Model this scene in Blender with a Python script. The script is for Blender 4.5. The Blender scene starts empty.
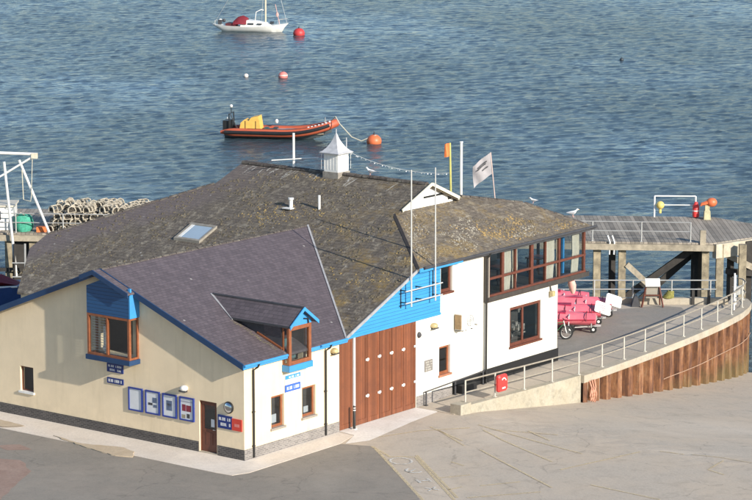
import bpy, bmesh, math, random
from mathutils import Vector, Matrix, geometry, noise as mnoise
random.seed(7)
S = bpy.context.scene
COL = S.collection
R = math.radians
# ------------------------------------------------------------------ frames
AZ = R(37.6288)
FB = Matrix.Translation((-5.25, 105.13, 0)) @ Matrix.Rotation(math.pi/2-AZ, 4, 'Z')   # building frame: x along the right wall, y along the left wall
FW = Matrix.Identity(4)
FR = {'b': FB, 'w': FW}
ORG = {}
# ------------------------------------------------------------------ materials
def newmat(name):
    m = bpy.data.materials.new(name); m.use_nodes = True
    nt = m.node_tree; nt.nodes.clear()
    out = nt.nodes.new('ShaderNodeOutputMaterial'); p = nt.nodes.new('ShaderNodeBsdfPrincipled')
    nt.links.new(p.outputs[0], out.inputs[0])
    return m, nt, p, out
def N(nt, t, **k):
    n = nt.nodes.new(t)
    for a, b in k.items(): setattr(n, a, b)
    return n
def noise(nt, scale, detail=6, rough=.6, vec=None, dist=0):
    n = N(nt, 'ShaderNodeTexNoise'); n.inputs['Scale'].default_value = scale; n.inputs['Detail'].default_value = detail
    n.inputs['Roughness'].default_value = rough; n.inputs['Distortion'].default_value = dist
    if vec: nt.links.new(vec, n.inputs['Vector'])
    return n.outputs['Fac']
def ramp(nt, fac, stops):
    r = N(nt, 'ShaderNodeValToRGB'); e = r.color_ramp.elements
    while len(e) < len(stops): e.new(.5)
    for i, (p, c) in enumerate(stops):
        e[i].position = p; e[i].color = (*c, 1) if len(c) == 3 else c
    nt.links.new(fac, r.inputs[0]); return r.outputs[0]
def step(nt, fac, a, b): return ramp(nt, fac, [(a, (0, 0, 0)), (b, (1, 1, 1))])
def mix(nt, fac, a, b, mode='MIX'):
    m = N(nt, 'ShaderNodeMix', data_type='RGBA', blend_type=mode)
    for s, v in ((0, fac), (6, a), (7, b)):
        if isinstance(v, (int, float)): m.inputs[s].default_value = v
        elif isinstance(v, tuple): m.inputs[s].default_value = (*v, 1)
        else: nt.links.new(v, m.inputs[s])
    return m.outputs[2]
def math_(nt, op, a, b=0.0):
    m = N(nt, 'ShaderNodeMath', operation=op)
    for s, v in ((0, a), (1, b)):
        if isinstance(v, (int, float)): m.inputs[s].default_value = v
        else: nt.links.new(v, m.inputs[s])
    return m.outputs[0]
def coords(nt, kind='Object'): return N(nt, 'ShaderNodeTexCoord').outputs[kind]
def sep(nt, v):
    s = N(nt, 'ShaderNodeSeparateXYZ'); nt.links.new(v, s.inputs[0]); return s.outputs
def comb(nt, x, y, z=0.0):
    c = N(nt, 'ShaderNodeCombineXYZ')
    for s, v in ((0, x), (1, y), (2, z)):
        if isinstance(v, (int, float)): c.inputs[s].default_value = v
        else: nt.links.new(v, c.inputs[s])
    return c.outputs[0]
def bump(nt, p, h, strength=.5, dist=.02):
    b = N(nt, 'ShaderNodeBump'); b.inputs['Strength'].default_value = strength; b.inputs['Distance'].default_value = dist
    nt.links.new(h, b.inputs['Height']); nt.links.new(b.outputs[0], p.inputs['Normal']); return b
def geo_pos(nt): return N(nt, 'ShaderNodeNewGeometry').outputs['Position']

def m_plain(name, col, rough=.6, var=.25, scale=3, metal=0, dirt=None, dirt_amt=.0, dirt_scale=.8, bmp=0):
    m, nt, p, o = newmat(name)
    g = geo_pos(nt)
    n = noise(nt, scale, 7, .65, g)
    dark = tuple(c*(1-var) for c in col); lite = tuple(min(1, c*(1+var*.6)) for c in col)
    c = ramp(nt, n, [(.3, dark), (.7, lite)])
    if dirt:
        d = noise(nt, dirt_scale, 8, .7, g)
        f = math_(nt, 'MULTIPLY', step(nt, d, .48, .72), dirt_amt)
        c = mix(nt, f, c, dirt)
    nt.links.new(c, p.inputs['Base Color'])
    p.inputs['Roughness'].default_value = rough; p.inputs['Metallic'].default_value = metal
    if bmp: bump(nt, p, noise(nt, scale*6, 4, .6, g), bmp, .02)
    return m

def m_render(name, col):
    """painted cement render: blotches, streaks running down, fine grain"""
    m, nt, p, o = newmat(name); g = geo_pos(nt); s = sep(nt, g)
    n = noise(nt, .9, 8, .65, g)
    c = ramp(nt, n, [(.3, tuple(v*.9 for v in col)), (.7, tuple(min(.9, v*1.03) for v in col))])
    st = noise(nt, 1, 6, .6, comb(nt, math_(nt, 'MULTIPLY', s[0], 3.5), math_(nt, 'MULTIPLY', s[1], 3.5), math_(nt, 'MULTIPLY', s[2], .35)))
    c = mix(nt, math_(nt, 'MULTIPLY', step(nt, st, .52, .8), .4), c, tuple(v*w for v, w in zip(col, (.72, .7, .64))))
    # splash-back grime in the lowest course
    low = math_(nt, 'SUBTRACT', 1.3, s[2]); gr = math_(nt, 'MULTIPLY', math_(nt, 'MAXIMUM', low, 0), step(nt, noise(nt, 2.2, 8, .7, g), .4, .7))
    c = mix(nt, math_(nt, 'MULTIPLY', gr, .28), c, (.33, .28, .2))
    nt.links.new(c, p.inputs['Base Color']); p.inputs['Roughness'].default_value = .85
    bump(nt, p, noise(nt, 28, 4, .7, g), .25, .015)
    return m

def m_slate(name, along, base, moss=0, row=.21, wid=.34):
    m, nt, p, o = newmat(name); v = coords(nt); s = sep(nt, v)
    if along == 'x': tv = comb(nt, s[0], math_(nt, 'MULTIPLY', s[1], 1.075))
    else: tv = comb(nt, s[1], math_(nt, 'MULTIPLY', s[0], 1.09))
    b = N(nt, 'ShaderNodeTexBrick'); nt.links.new(tv, b.inputs['Vector'])
    b.inputs['Scale'].default_value = 1; b.inputs['Brick Width'].default_value = wid; b.inputs['Row Height'].default_value = row
    b.inputs['Mortar Size'].default_value = .012; b.inputs['Mortar Smooth'].default_value = .3; b.inputs['Bias'].default_value = -.1
    b.inputs['Color1'].default_value = (*[c*.84 for c in base], 1); b.inputs['Color2'].default_value = (*[c*1.17 for c in base], 1)
    b.inputs['Mortar'].default_value = (*[c*(.35 if moss else .6) for c in base], 1)
    c = b.outputs['Color']
    # streaks down the slope
    if along == 'x': sv = comb(nt, math_(nt, 'MULTIPLY', s[0], 3.0), math_(nt, 'MULTIPLY', s[1], .5))
    else: sv = comb(nt, math_(nt, 'MULTIPLY', s[0], .5), math_(nt, 'MULTIPLY', s[1], 3.0))
    c = mix(nt, math_(nt, 'MULTIPLY', step(nt, noise(nt, 1, 7, .7, sv), .45, .75), .35), c, tuple(q*1.7 for q in base))
    n1 = noise(nt, .35, 9, .62, v)
    n2 = noise(nt, 2.0, 9, .8, v, .4)
    n3 = noise(nt, 5.5, 6, .8, v)
    if moss:
        c = mix(nt, math_(nt, 'MULTIPLY', step(nt, n1, .3, .6), moss*.5), c, (.150, .125, .098))
        c = mix(nt, math_(nt, 'MULTIPLY', step(nt, n2, .46, .62), moss*.6), c, (.225, .185, .125))
        c = mix(nt, math_(nt, 'MULTIPLY', step(nt, n3, .47, .63), moss*.75), c, (.06, .048, .036))
        nv = N(nt, 'ShaderNodeVectorMath', operation='ADD'); nv.inputs[1].default_value = (31, 17, 5); nt.links.new(v, nv.inputs[0])
        n4 = noise(nt, 2.4, 9, .8, nv.outputs[0])
        c = mix(nt, math_(nt, 'MULTIPLY', step(nt, n4, .52, .66), moss*.75), c, (.42, .37, .28))
        nw = N(nt, 'ShaderNodeVectorMath', operation='ADD'); nw.inputs[1].default_value = (3, 57, 15); nt.links.new(v, nw.inputs[0])
        n5 = noise(nt, .6, 9, .75, nw.outputs[0])
        # lichen is golden on the seaward right-hand half of the roof
        gold = math_(nt, 'MULTIPLY', step(nt, n5, .5, .66), step(nt, math_(nt, 'MULTIPLY', math_(nt, 'SUBTRACT', 12, s[1]), .1), .3, .9))
        gold = math_(nt, 'MULTIPLY', gold, step(nt, n3, .35, .6))
        c = mix(nt, math_(nt, 'MULTIPLY', gold, .75*moss), c, (.42, .27, .055))
    if moss and along == 'y':
        d_ = math_(nt, 'ADD', math_(nt, 'ADD', s[0], math_(nt, 'MULTIPLY', s[1], .93)), math_(nt, 'MULTIPLY', n1, 5))
        bare = math_(nt, 'MULTIPLY', step(nt, math_(nt, 'MULTIPLY', d_, .03), .865, .90), step(nt, math_(nt, 'MULTIPLY', s[1], .05), .55, .8))
        c = mix(nt, math_(nt, 'MULTIPLY', bare, .75), c, mix(nt, n3, (.10, .08, .08), (.21, .17, .165)))
    # white gull droppings
    vo = N(nt, 'ShaderNodeTexVoronoi'); vo.inputs['Scale'].default_value = 1.4; nt.links.new(v, vo.inputs['Vector'])
    sp = math_(nt, 'MULTIPLY', math_(nt, 'LESS_THAN', vo.outputs['Distance'], .075), step(nt, noise(nt, .5, 3, .5, v), .45, .55))
    c = mix(nt, math_(nt, 'MULTIPLY', sp, .55), c, (.55, .53, .48))
    nt.links.new(c, p.inputs['Base Color']); p.inputs['Roughness'].default_value = .78 if moss else .55
    h = mix(nt, .5, b.outputs['Fac'], n3)
    inv = math_(nt, 'SUBTRACT', math_(nt, 'MULTIPLY', n3, 1.1 if moss else .35), b.outputs['Fac'])
    bump(nt, p, inv, .9 if moss else .5, .05 if moss else .035)
    return m

def m_brick(name, along, c1, c2, mort, w=.225, h=.075):
    m, nt, p, o = newmat(name); v = coords(nt); s = sep(nt, v)
    tv = comb(nt, s[0] if along == 'x' else s[1], s[2])
    b = N(nt, 'ShaderNodeTexBrick'); nt.links.new(tv, b.inputs['Vector']); b.inputs['Scale'].default_value = 1
    b.inputs['Brick Width'].default_value = w; b.inputs['Row Height'].default_value = h; b.inputs['Mortar Size'].default_value = .01
    b.inputs['Color1'].default_value = (*c1, 1); b.inputs['Color2'].default_value = (*c2, 1); b.inputs['Mortar'].default_value = (*mort, 1)
    c = mix(nt, math_(nt, 'MULTIPLY', step(nt, noise(nt, 2, 8, .7, v), .4, .75), .5), b.outputs['Color'], tuple(x*.6 for x in c1))
    nt.links.new(c, p.inputs['Base Color']); p.inputs['Roughness'].default_value = .8
    bump(nt, p, math_(nt, 'SUBTRACT', 1, b.outputs['Fac']), .5, .012)
    return m

def m_boards(name, axis, pitch, col, var=.3, rough=.6, gap=.08, dirt=None, wob=0, dirt_amt=.5):
    """boards laid side by side along an axis (0,1,2); object coordinates"""
    m, nt, p, o = newmat(name); v = coords(nt); s = sep(nt, v)
    q = math_(nt, 'DIVIDE', s[axis], pitch)
    if wob: q = math_(nt, 'ADD', q, math_(nt, 'MULTIPLY', noise(nt, .3, 3, .5, v), wob))
    fr = math_(nt, 'FRACT', q); idx = math_(nt, 'FLOOR', q)
    w = N(nt, 'ShaderNodeTexWhiteNoise', noise_dimensions='1D'); nt.links.new(idx, w.inputs['W'])
    line = math_(nt, 'LESS_THAN', fr, gap)
    c = ramp(nt, w.outputs['Value'], [(0, tuple(x*(1-var) for x in col)), (1, tuple(min(1, x*(1+var*.5)) for x in col))])
    sc = [.6, .6, .6]; sc[axis] = 9
    gr = noise(nt, 1.6, 7, .7, comb(nt, *[math_(nt, 'MULTIPLY', s[i], sc[i]) for i in range(3)]))
    c = mix(nt, math_(nt, 'MULTIPLY', step(nt, gr, .4, .75), .5), c, tuple(x*.62 for x in col))
    if dirt: c = mix(nt, math_(nt, 'MULTIPLY', step(nt, noise(nt, .8, 8, .75, v), .45, .7), dirt_amt), c, dirt)
    c = mix(nt, math_(nt, 'MULTIPLY', line, .7), c, tuple(x*.2 for x in col))
    nt.links.new(c, p.inputs['Base Color']); p.inputs['Roughness'].default_value = rough
    bump(nt, p, math_(nt, 'SUBTRACT', math_(nt, 'MULTIPLY', gr, .3), line), .5, .012)
    return m

def m_concrete(name, col, warm=(.36, .29, .19), dark=(.16, .14, .11), wa=.55, da=.5, sc=.25, crack=0):
    m, nt, p, o = newmat(name); g = geo_pos(nt)
    n = noise(nt, sc, 10, .65, g); n2 = noise(nt, sc*4.3, 9, .75, g, .3); n3 = noise(nt, 9, 6, .8, g); n4 = noise(nt, sc*.5, 6, .6, g, 1)
    c = ramp(nt, n3, [(.3, tuple(x*.8 for x in col)), (.7, tuple(x*1.15 for x in col))])
    c = mix(nt, math_(nt, 'MULTIPLY', step(nt, n, .42, .65), wa), c, warm)
    c = mix(nt, math_(nt, 'MULTIPLY', step(nt, n2, .5, .72), da), c, dark)
    c = mix(nt, math_(nt, 'MULTIPLY', step(nt, n4, .52, .7), .35), c, tuple(min(1, x*1.45) for x in col))
    if crack:
        dv = N(nt, 'ShaderNodeVectorMath', operation='ADD'); nz = N(nt, 'ShaderNodeTexNoise'); nz.inputs['Scale'].default_value = .8; nz.inputs['Detail'].default_value = 5
        nt.links.new(g, nz.inputs['Vector']); nt.links.new(g, dv.inputs[0]); nt.links.new(nz.outputs['Color'], dv.inputs[1])
        vr = N(nt, 'ShaderNodeTexVoronoi', feature='DISTANCE_TO_EDGE'); vr.inputs['Scale'].default_value = crack; nt.links.new(dv.outputs[0], vr.inputs['Vector'])
        ln = math_(nt, 'MULTIPLY', math_(nt, 'LESS_THAN', vr.outputs['Distance'], .006), step(nt, n2, .42, .55))
        c = mix(nt, math_(nt, 'MULTIPLY', ln, .38), c, tuple(x*.45 for x in col))
        sp = noise(nt, 26, 3, .9, g); c = mix(nt, math_(nt, 'MULTIPLY', step(nt, sp, .56, .66), .4), c, tuple(x*.6 for x in col))
    nt.links.new(c, p.inputs['Base Color']); p.inputs['Roughness'].default_value = .88
    bump(nt, p, n3, .3, .012)
    return m

def m_glass(name, tint=(.85, .9, .92)):
    m, nt, p, o = newmat(name); nt.nodes.remove(p)
    t = N(nt, 'ShaderNodeBsdfTransparent'); t.inputs[0].default_value = (*[x*.85 for x in tint], 1)
    gl = N(nt, 'ShaderNodeBsdfGlossy'); gl.inputs['Roughness'].default_value = .02; gl.inputs[0].default_value = (.95, .97, 1, 1)
    ge = N(nt, 'ShaderNodeNewGeometry'); dt = N(nt, 'ShaderNodeVectorMath', operation='DOT_PRODUCT')
    nt.links.new(ge.outputs['Normal'], dt.inputs[0]); nt.links.new(ge.outputs['Incoming'], dt.inputs[1])
    sch = math_(nt, 'POWER', math_(nt, 'SUBTRACT', 1, math_(nt, 'ABSOLUTE', dt.outputs['Value'])), 5)
    nm = N(nt, 'ShaderNodeBump'); nm.inputs['Strength'].default_value = .12; nm.inputs['Distance'].default_value = .01
    nt.links.new(noise(nt, 1.2, 2, .5, geo_pos(nt)), nm.inputs['Height']); nt.links.new(nm.outputs[0], gl.inputs['Normal'])
    fac = math_(nt, 'ADD', math_(nt, 'MULTIPLY', sch, .9), .11)
    x = N(nt, 'ShaderNodeMixShader'); nt.links.new(fac, x.inputs[0]); nt.links.new(t.outputs[0], x.inputs[1]); nt.links.new(gl.outputs[0], x.inputs[2])
    nt.links.new(x.outputs[0], o.inputs[0]); return m

def m_rust(name):
    m, nt, p, o = newmat(name); v = geo_pos(nt); s = sep(nt, v)
    sv = comb(nt, math_(nt, 'MULTIPLY', s[0], 2.2), math_(nt, 'MULTIPLY', s[1], 2.2), math_(nt, 'MULTIPLY', s[2], .5))
    a = noise(nt, 1.3, 9, .7, sv); b = noise(nt, 4.5, 8, .8, v); d = noise(nt, .7, 6, .6, v)
    c = ramp(nt, a, [(.30, (.045, .022, .014)), (.44, (.13, .055, .028)), (.57, (.27, .12, .052)), (.72, (.38, .26, .16))])
    c = mix(nt, math_(nt, 'MULTIPLY', step(nt, b, .5, .68), .6), c, (.085, .045, .035))
    low = step(nt, math_(nt, 'ADD', math_(nt, 'MULTIPLY', s[2], -.22), math_(nt, 'MULTIPLY', d, .5)), .62, .85)
    c = mix(nt, math_(nt, 'MULTIPLY', low, .55), c, (.14, .13, .05))
    nt.links.new(c, p.inputs['Base Color']); p.inputs['Roughness'].default_value = .85
    bump(nt, p, b, .5, .02); return m

def m_water():
    m, nt, p, o = newmat('water'); g = geo_pos(nt); s = sep(nt, g)
    # wind chop: short crested ripples over a slightly longer swell
    v1 = comb(nt, math_(nt, 'MULTIPLY', s[0], .62), math_(nt, 'MULTIPLY', s[1], .80))
    w1 = noise(nt, 1.0, 7, .66, v1, .5)
    v2 = comb(nt, math_(nt, 'MULTIPLY', s[0], .16), math_(nt, 'MULTIPLY', s[1], .24))
    w2 = noise(nt, 1.0, 4, .55, v2, .8)
    w3 = noise(nt, .035, 5, .6, comb(nt, s[0], math_(nt, 'MULTIPLY', s[1], .5)))
    amp = math_(nt, 'MULTIPLY', step(nt, w3, .36, .62), 1.6)
    h = math_(nt, 'ADD', math_(nt, 'MULTIPLY', math_(nt, 'MULTIPLY', w1, amp), .9), math_(nt, 'MULTIPLY', w2, 1.3))
    bump(nt, p, h, .85, .42)
    c = mix(nt, w3, (.042, .068, .082), (.052, .082, .097))
    nt.links.new(c, p.inputs['Base Color'])
    p.inputs['Roughness'].default_value = .14; p.inputs['IOR'].default_value = 1.33; p.inputs['Specular IOR Level'].default_value = .38
    return m

CREAM = m_render('cream_render', (.84, .68, .46)); WHITE = m_render('white_render', (.80, .755, .65))
PURPLE = m_slate('purple_slate', 'x', (.112, .090, .096), 0, .17, .25); MOSSY_A = m_slate('mossy_slate_front', 'y', (.135, .112, .09), 1.0)
MOSSY_B = m_slate('mossy_slate_side', 'x', (.17, .14, .11), 1.0)
SLATE_X = m_slate('purple_slate_dormer', 'y', (.108, .087, .092), 0, .17, .25)
BRICK_L = m_brick('dark_brick', 'y', (.05, .044, .043), (.10, .088, .083), (.19, .17, .15))
BRICK_R = m_brick('grey_brick', 'x', (.16, .145, .14), (.27, .245, .23), (.36, .33, .29))
BLUE = m_plain('blue_paint', (.045, .28, .60), .45, .12, 2, dirt=(.1, .25, .45), dirt_amt=.4)
BLUE_BOARD = m_boards('blue_boarding', 2, .15, (.048, .30, .62), .10, .45, .1)
BLUE_SHADE = m_plain('shaded_blue_paint', (.016, .050, .125), .4, .15, 2)  # same blue paint as the sunny side, darkened for the gable's shade
BLUE_BOARD_SHADE = m_boards('shaded_blue_boarding', 2, .15, (.020, .085, .21), .08, .45, .12)  # blue boarding again, with the shade of the gable in its colour
WOOD = m_plain('varnished_wood', (.27, .092, .040), .4, .3, 4)
WOODDK = m_plain('dark_varnished_wood', (.135, .045, .028), .38, .3, 4)
DOORS = m_boards('door_boards', 0, .14, (.235, .078, .034), .35, .5, .09, (.12, .042, .024), 0, .7)
BLACK = m_plain('black_paint', (.02, .02, .02), .4, .2, 3); DKGREY = m_plain('dark_grey', (.055, .055, .06), .6, .3, 3)
GALV = m_plain('galvanised_steel', (.50, .50, .48), .45, .2, 6, .35, (.3, .25, .2), .4, 3)
ALU = m_plain('bright_steel', (.62, .61, .58), .38, .1, 6, .3)
LEAD = m_plain('lead_flashing', (.33, .33, .34), .5, .25, 4)
WPAINT = m_plain('white_paint', (.78, .77, .73), .5, .1, 3, dirt=(.45, .42, .36), dirt_amt=.45)
GLASS = m_glass('window_glass')
ROOM = m_plain('room_plaster', (.30, .27, .22), .8, .15, 1); ROOMDK = m_plain('room_dark', (.07, .065, .06), .8, .2, 1)
CURTAIN = m_plain('cream_curtain', (.72, .66, .54), .85, .12, 5)
CONC = m_concrete('quay_concrete', (.49, .42, .335), (.56, .45, .33), (.30, .255, .20), .6, .6, .25, .22)
WALLC = m_concrete('wall_concrete', (.40, .36, .28), (.38, .31, .2), (.14, .13, .10), .5, .6, .6)
CAPC = m_concrete('cap_concrete', (.43, .38, .30), (.40, .31, .20), (.16, .15, .12), .5, .5, .7)
TERR = m_concrete('terrace_concrete', (.45, .39, .31), (.46, .37, .28), (.30, .26, .21), .5, .45, .4)
ASPH = m_concrete('asphalt', (.255, .225, .185), (.30, .255, .205), (.18, .16, .135), .7, .65, .45, .2)
ASPH2 = m_concrete('asphalt_terrace', (.27, .245, .21), (.33, .28, .22), (.18, .165, .145), .6, .55, .5)
PAVE = m_concrete('pavement', (.70, .62, .53), (.52, .43, .33), (.42, .37, .31), .35, .3, .5)
APRON = m_concrete('pale_apron', (.78, .73, .66), (.55, .49, .40), (.45, .40, .34), .35, .25, .6)
SAND = m_concrete('sand_patch', (.50, .40, .28), (.44, .33, .21), (.36, .28, .19), .4, .3, 1)
REDP = m_concrete('red_patch', (.33, .23, .18), (.25, .15, .11), (.16, .11, .09), .5, .4, 1)
def m_worn(name, col, lo=.44, hi=.56):
    m, nt, p, o = newmat(name); g = geo_pos(nt)
    p.inputs['Base Color'].default_value = (*col, 1); p.inputs['Roughness'].default_value = .8
    t = N(nt, 'ShaderNodeBsdfTransparent'); x = N(nt, 'ShaderNodeMixShader')
    n = noise(nt, 5, 9, .8, g); nt.links.new(step(nt, n, lo, hi), x.inputs[0])
    nt.links.new(t.outputs[0], x.inputs[1]); nt.links.new(p.outputs[0], x.inputs[2]); nt.links.new(x.outputs[0], o.inputs[0]); return m
YLINE = m_worn('worn_yellow_line', (.64, .52, .32), .32, .60); WLINE = m_worn('worn_white_line', (.68, .66, .60), .38, .56)
RUST = m_rust('rusty_steel'); WATER = m_water()
DECK = m_boards('jetty_planks', 0, .24, (.32, .275, .22), .5, .8, .14, (.52, .47, .39))
BEAM = m_plain('jetty_timber', (.42, .36, .265), .8, .35, 2.2, dirt=(.13, .11, .08), dirt_amt=.7, dirt_scale=1.6, bmp=.4)
PILE = m_plain('pile_timber', (.36, .30, .20), .85, .4, 2.6, dirt=(.07, .06, .045), dirt_amt=.8, dirt_scale=1.2, bmp=.4)
DKTIMB = m_plain('dark_and_shaded_timber', (.045, .04, .035), .8, .4, 3)  # near-black tone carries the under-deck shade on jetty braces and inner timbers
ORANGE = m_plain('orange_tube', (.47, .105, .05), .5, .12, 2, dirt=(.45, .12, .07), dirt_amt=.4)
ORBALL = m_plain('orange_buoy', (.66, .16, .06), .45, .1, 3, dirt=(.4, .12, .06), dirt_amt=.4, dirt_scale=2)
REDBALL = m_plain('red_buoy', (.55, .05, .05), .5, .15, 3, dirt=(.18, .03, .03), dirt_amt=.6, dirt_scale=3)
PINKBALL = m_plain('pink_buoy', (.70, .22, .19), .5, .15, 3); PALEBALL = m_plain('pale_buoy', (.75, .66, .58), .5, .15, 3)
YELLOW = m_plain('yellow_fabric', (.78, .46, .10), .6, .15, 3); YELBALL = m_plain('yellow_buoy', (.72, .55, .16), .5, .15, 3)
MAROON = m_plain('maroon_canvas', (.22, .02, .03), .7, .25, 2); WHULL = m_plain('white_hull', (.80, .78, .72), .35, .08, 2)
HULLDK = m_plain('dark_hull', (.04, .05, .06), .5, .2, 2); PINKRED = m_plain('red_pink_hull', (.92, .18, .23), .55, .14, 1.5, dirt=(.85, .32, .34), dirt_amt=.6)
REDPL = m_plain('red_plastic', (.74, .05, .045), .45, .1, 3); GREEN = m_plain('green_net', (.06, .36, .24), .8, .4, 8)
POTN = m_plain('pot_rope', (.50, .44, .34), .85, .5, 5); NET = m_plain('pot_net', (.10, .085, .065), .9, .4, 9)
TYRE = m_plain('tyre_rubber', (.02, .02, .02), .8, .2, 3); BGREEN = m_plain('green_frame', (.03, .18, .07), .4, .1, 3)
BOATBLUE = m_plain('boat_blue', (.02, .06, .20), .45, .2, 2); SIGNBL = m_plain('sign_blue', (.015, .035, .17), .35, .1, 2)
SIGNRED = m_plain('sign_red', (.62, .06, .04), .4, .1, 2); PAPER = m_plain('paper', (.66, .67, .68), .6, .08, 3)
POSTR = m_plain('poster_maroon', (.25, .03, .05), .6, .4, 8); POSTB = m_plain('poster_blue', (.12, .16, .25), .6, .5, 7)
ROPE = m_plain('rope', (.62, .57, .44), .9, .2, 8); CHAINM = m_plain('rusty_rope', (.62, .30, .20), .9, .3, 8)
BIRDW = m_plain('gull_white', (.82, .82, .80), .8, .05, 8); BIRDG = m_plain('gull_grey', (.30, .31, .33), .8, .1, 8)
PINK = m_plain('faded_pink', (.78, .42, .36), .7, .15, 3); POLEY = m_plain('yellow_green_pole', (.50, .46, .14), .5, .2, 5)
ORFLAG = m_plain('orange_cloth', (.75, .20, .06), .8, .15, 4); FLAGM = m_plain('pale_cloth', (.36, .34, .35), .85, .15, 4)
MIRROR, nt_, p_, o_ = newmat('mirror'); p_.inputs['Metallic'].default_value = 1; p_.inputs['Roughness'].default_value = .06; p_.inputs['Base Color'].default_value = (.6, .62, .64, 1)

# ------------------------------------------------------------------ geometry helper
class MB:
    def __init__(s): s.v = []; s.f = []
    def add(s, vs, fs):
        o = len(s.v); s.v += [Vector(x) for x in vs]; s.f += [tuple(i+o for i in f) for f in fs]; return s
    def box(s, x0, x1, y0, y1, z0, z1):
        return s.add([(x, y, z) for x in (x0, x1) for y in (y0, y1) for z in (z0, z1)],
                     [(0, 1, 3, 2), (4, 6, 7, 5), (0, 4, 5, 1), (2, 3, 7, 6), (0, 2, 6, 4), (1, 5, 7, 3)])
    def mbox(s, M, sx, sy, sz):
        vs = [M @ Vector((x*sx/2, y*sy/2, z*sz/2)) for x in (-1, 1) for y in (-1, 1) for z in (-1, 1)]
        return s.add(vs, [(0, 1, 3, 2), (4, 6, 7, 5), (0, 4, 5, 1), (2, 3, 7, 6), (0, 2, 6, 4), (1, 5, 7, 3)])
    def bar(s, p, q, w, h=None):
        p, q = Vector(p), Vector(q); d = q-p; L = d.length
        M = Matrix.Translation((p+q)/2) @ d.to_track_quat('X', 'Z').to_matrix().to_4x4()
        return s.mbox(M, L, w, h or w)
    def prism(s, poly, z0, z1):
        n = len(poly); vs = [(x, y, z0) for x, y in poly]+[(x, y, z1) for x, y in poly]
        t = geometry.tessellate_polygon([[Vector((x, y, 0)) for x, y in poly]])
        fs = [tuple(f) for f in t]+[tuple(i+n for i in f) for f in t]+[(i, (i+1) % n, (i+1) % n+n, i+n) for i in range(n)]
        return s.add(vs, fs)
    def slab(s, pts, off):
        n = len(pts); pts = [Vector(p) for p in pts]; off = Vector(off)
        t = geometry.tessellate_polygon([pts])
        fs = [tuple(f) for f in t]+[tuple(i+n for i in f) for f in t]+[(i, (i+1) % n, (i+1) % n+n, i+n) for i in range(n)]
        return s.add(pts+[p+off for p in pts], fs)
    def wall(s, fn, outline, holes=(), t=.2):
        """fn(s,z,depth) -> point; front face at depth 0, reveals back to depth t"""
        E = []; n = len(outline)
        for i in range(n):
            (x0, y0), (x1, y1) = outline[i], outline[(i+1) % n]
            if abs(x0-x1) > 1e-6: E.append((x0, y0, x1, y1))
        def span(x):
            ys = [y0+(y1-y0)*(x-x0)/(x1-x0) for x0, y0, x1, y1 in E if min(x0, x1) < x < max(x0, x1)]
            return min(ys), max(ys)
        cuts = sorted(set([round(p[0], 5) for p in outline]+[q for h in holes for q in h[:2]]))
        for xa, xb in zip(cuts, cuts[1:]):
            if xb-xa < 1e-4: continue
            e = (xb-xa)*1e-3; la, ha = span(xa+e); lb, hb = span(xb-e); m_ = (xa+xb)/2
            segs = []; lo = (la, lb)
            for h in sorted([h for h in holes if h[0] < m_ < h[1]], key=lambda h: h[2]):
                segs.append((lo, (h[2], h[2]))); lo = (h[3], h[3])
            segs.append((lo, (ha, hb)))
            for (l0, l1), (h0, h1) in segs:
                vs = [fn(x, z, d) for d in (0, t) for x, z in ((xa, l0), (xb, l1), (xb, h1), (xa, h0))]
                s.add(vs, [(0, 1, 2, 3), (4, 5, 6, 7), (0, 1, 5, 4), (1, 2, 6, 5), (2, 3, 7, 6), (3, 0, 4, 7)])
        return s
    def tube(s, pts, r, n=8, caps=True):
        pts = [Vector(p) for p in pts]; rs = r if isinstance(r, (list, tuple)) else [r]*len(pts); o = len(s.v)
        ref = None
        for i, p in enumerate(pts):
            d = (pts[min(i+1, len(pts)-1)]-pts[max(i-1, 0)]).normalized()
            if ref is None: ref = Vector((0, 0, 1)) if abs(d.z) < .9 else Vector((1, 0, 0))
            x = (ref-d*ref.dot(d)).normalized(); y = d.cross(x); ref = x
            for k in range(n):
                a = 2*math.pi*k/n; s.v.append(p+(x*math.cos(a)+y*math.sin(a))*rs[i])
        for i in range(len(pts)-1):
            for k in range(n):
                s.f.append((o+i*n+k, o+i*n+(k+1) % n, o+(i+1)*n+(k+1) % n, o+(i+1)*n+k))
        if caps: s.f.append(tuple(o+k for k in range(n))); s.f.append(tuple(o+(len(pts)-1)*n+k for k in range(n)))
        return s
    def loft(s, rings, cap=True, close=True):
        o = len(s.v); n = len(rings[0])
        for r in rings: s.v += [Vector(p) for p in r]
        for i in range(len(rings)-1):
            for k in range(n if close else n-1):
                s.f.append((o+i*n+k, o+i*n+(k+1) % n, o+(i+1)*n+(k+1) % n, o+(i+1)*n+k))
        if cap: s.f.append(tuple(o+k for k in range(n))); s.f.append(tuple(o+(len(rings)-1)*n+k for k in range(n)))
        return s
    def ball(s, c, r, sq=(1, 1, 1), n=16, m=10):
        c = Vector(c); rings = []
        for i in range(1, m):
            t = math.pi*i/m
            rings.append([c+Vector((sq[0]*r*math.sin(t)*math.cos(2*math.pi*k/n), sq[1]*r*math.sin(t)*math.sin(2*math.pi*k/n), sq[2]*r*math.cos(t))) for k in range(n)])
        return s.loft(rings)
    def torus(s, c, R_, r, axis='y', n=24, m=6, arc=(0, 2*math.pi)):
        c = Vector(c); pts = []
        full = abs(arc[1]-arc[0]-2*math.pi) < 1e-4
        for k in range(n+1):
            a = arc[0]+(arc[1]-arc[0])*k/n; u, w = R_*math.cos(a), R_*math.sin(a)
            pts.append(c+Vector({'y': (u, 0, w), 'z': (u, w, 0), 'x': (0, u, w)}[axis]))
        return s.tube(pts, r, m, not full)
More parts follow.
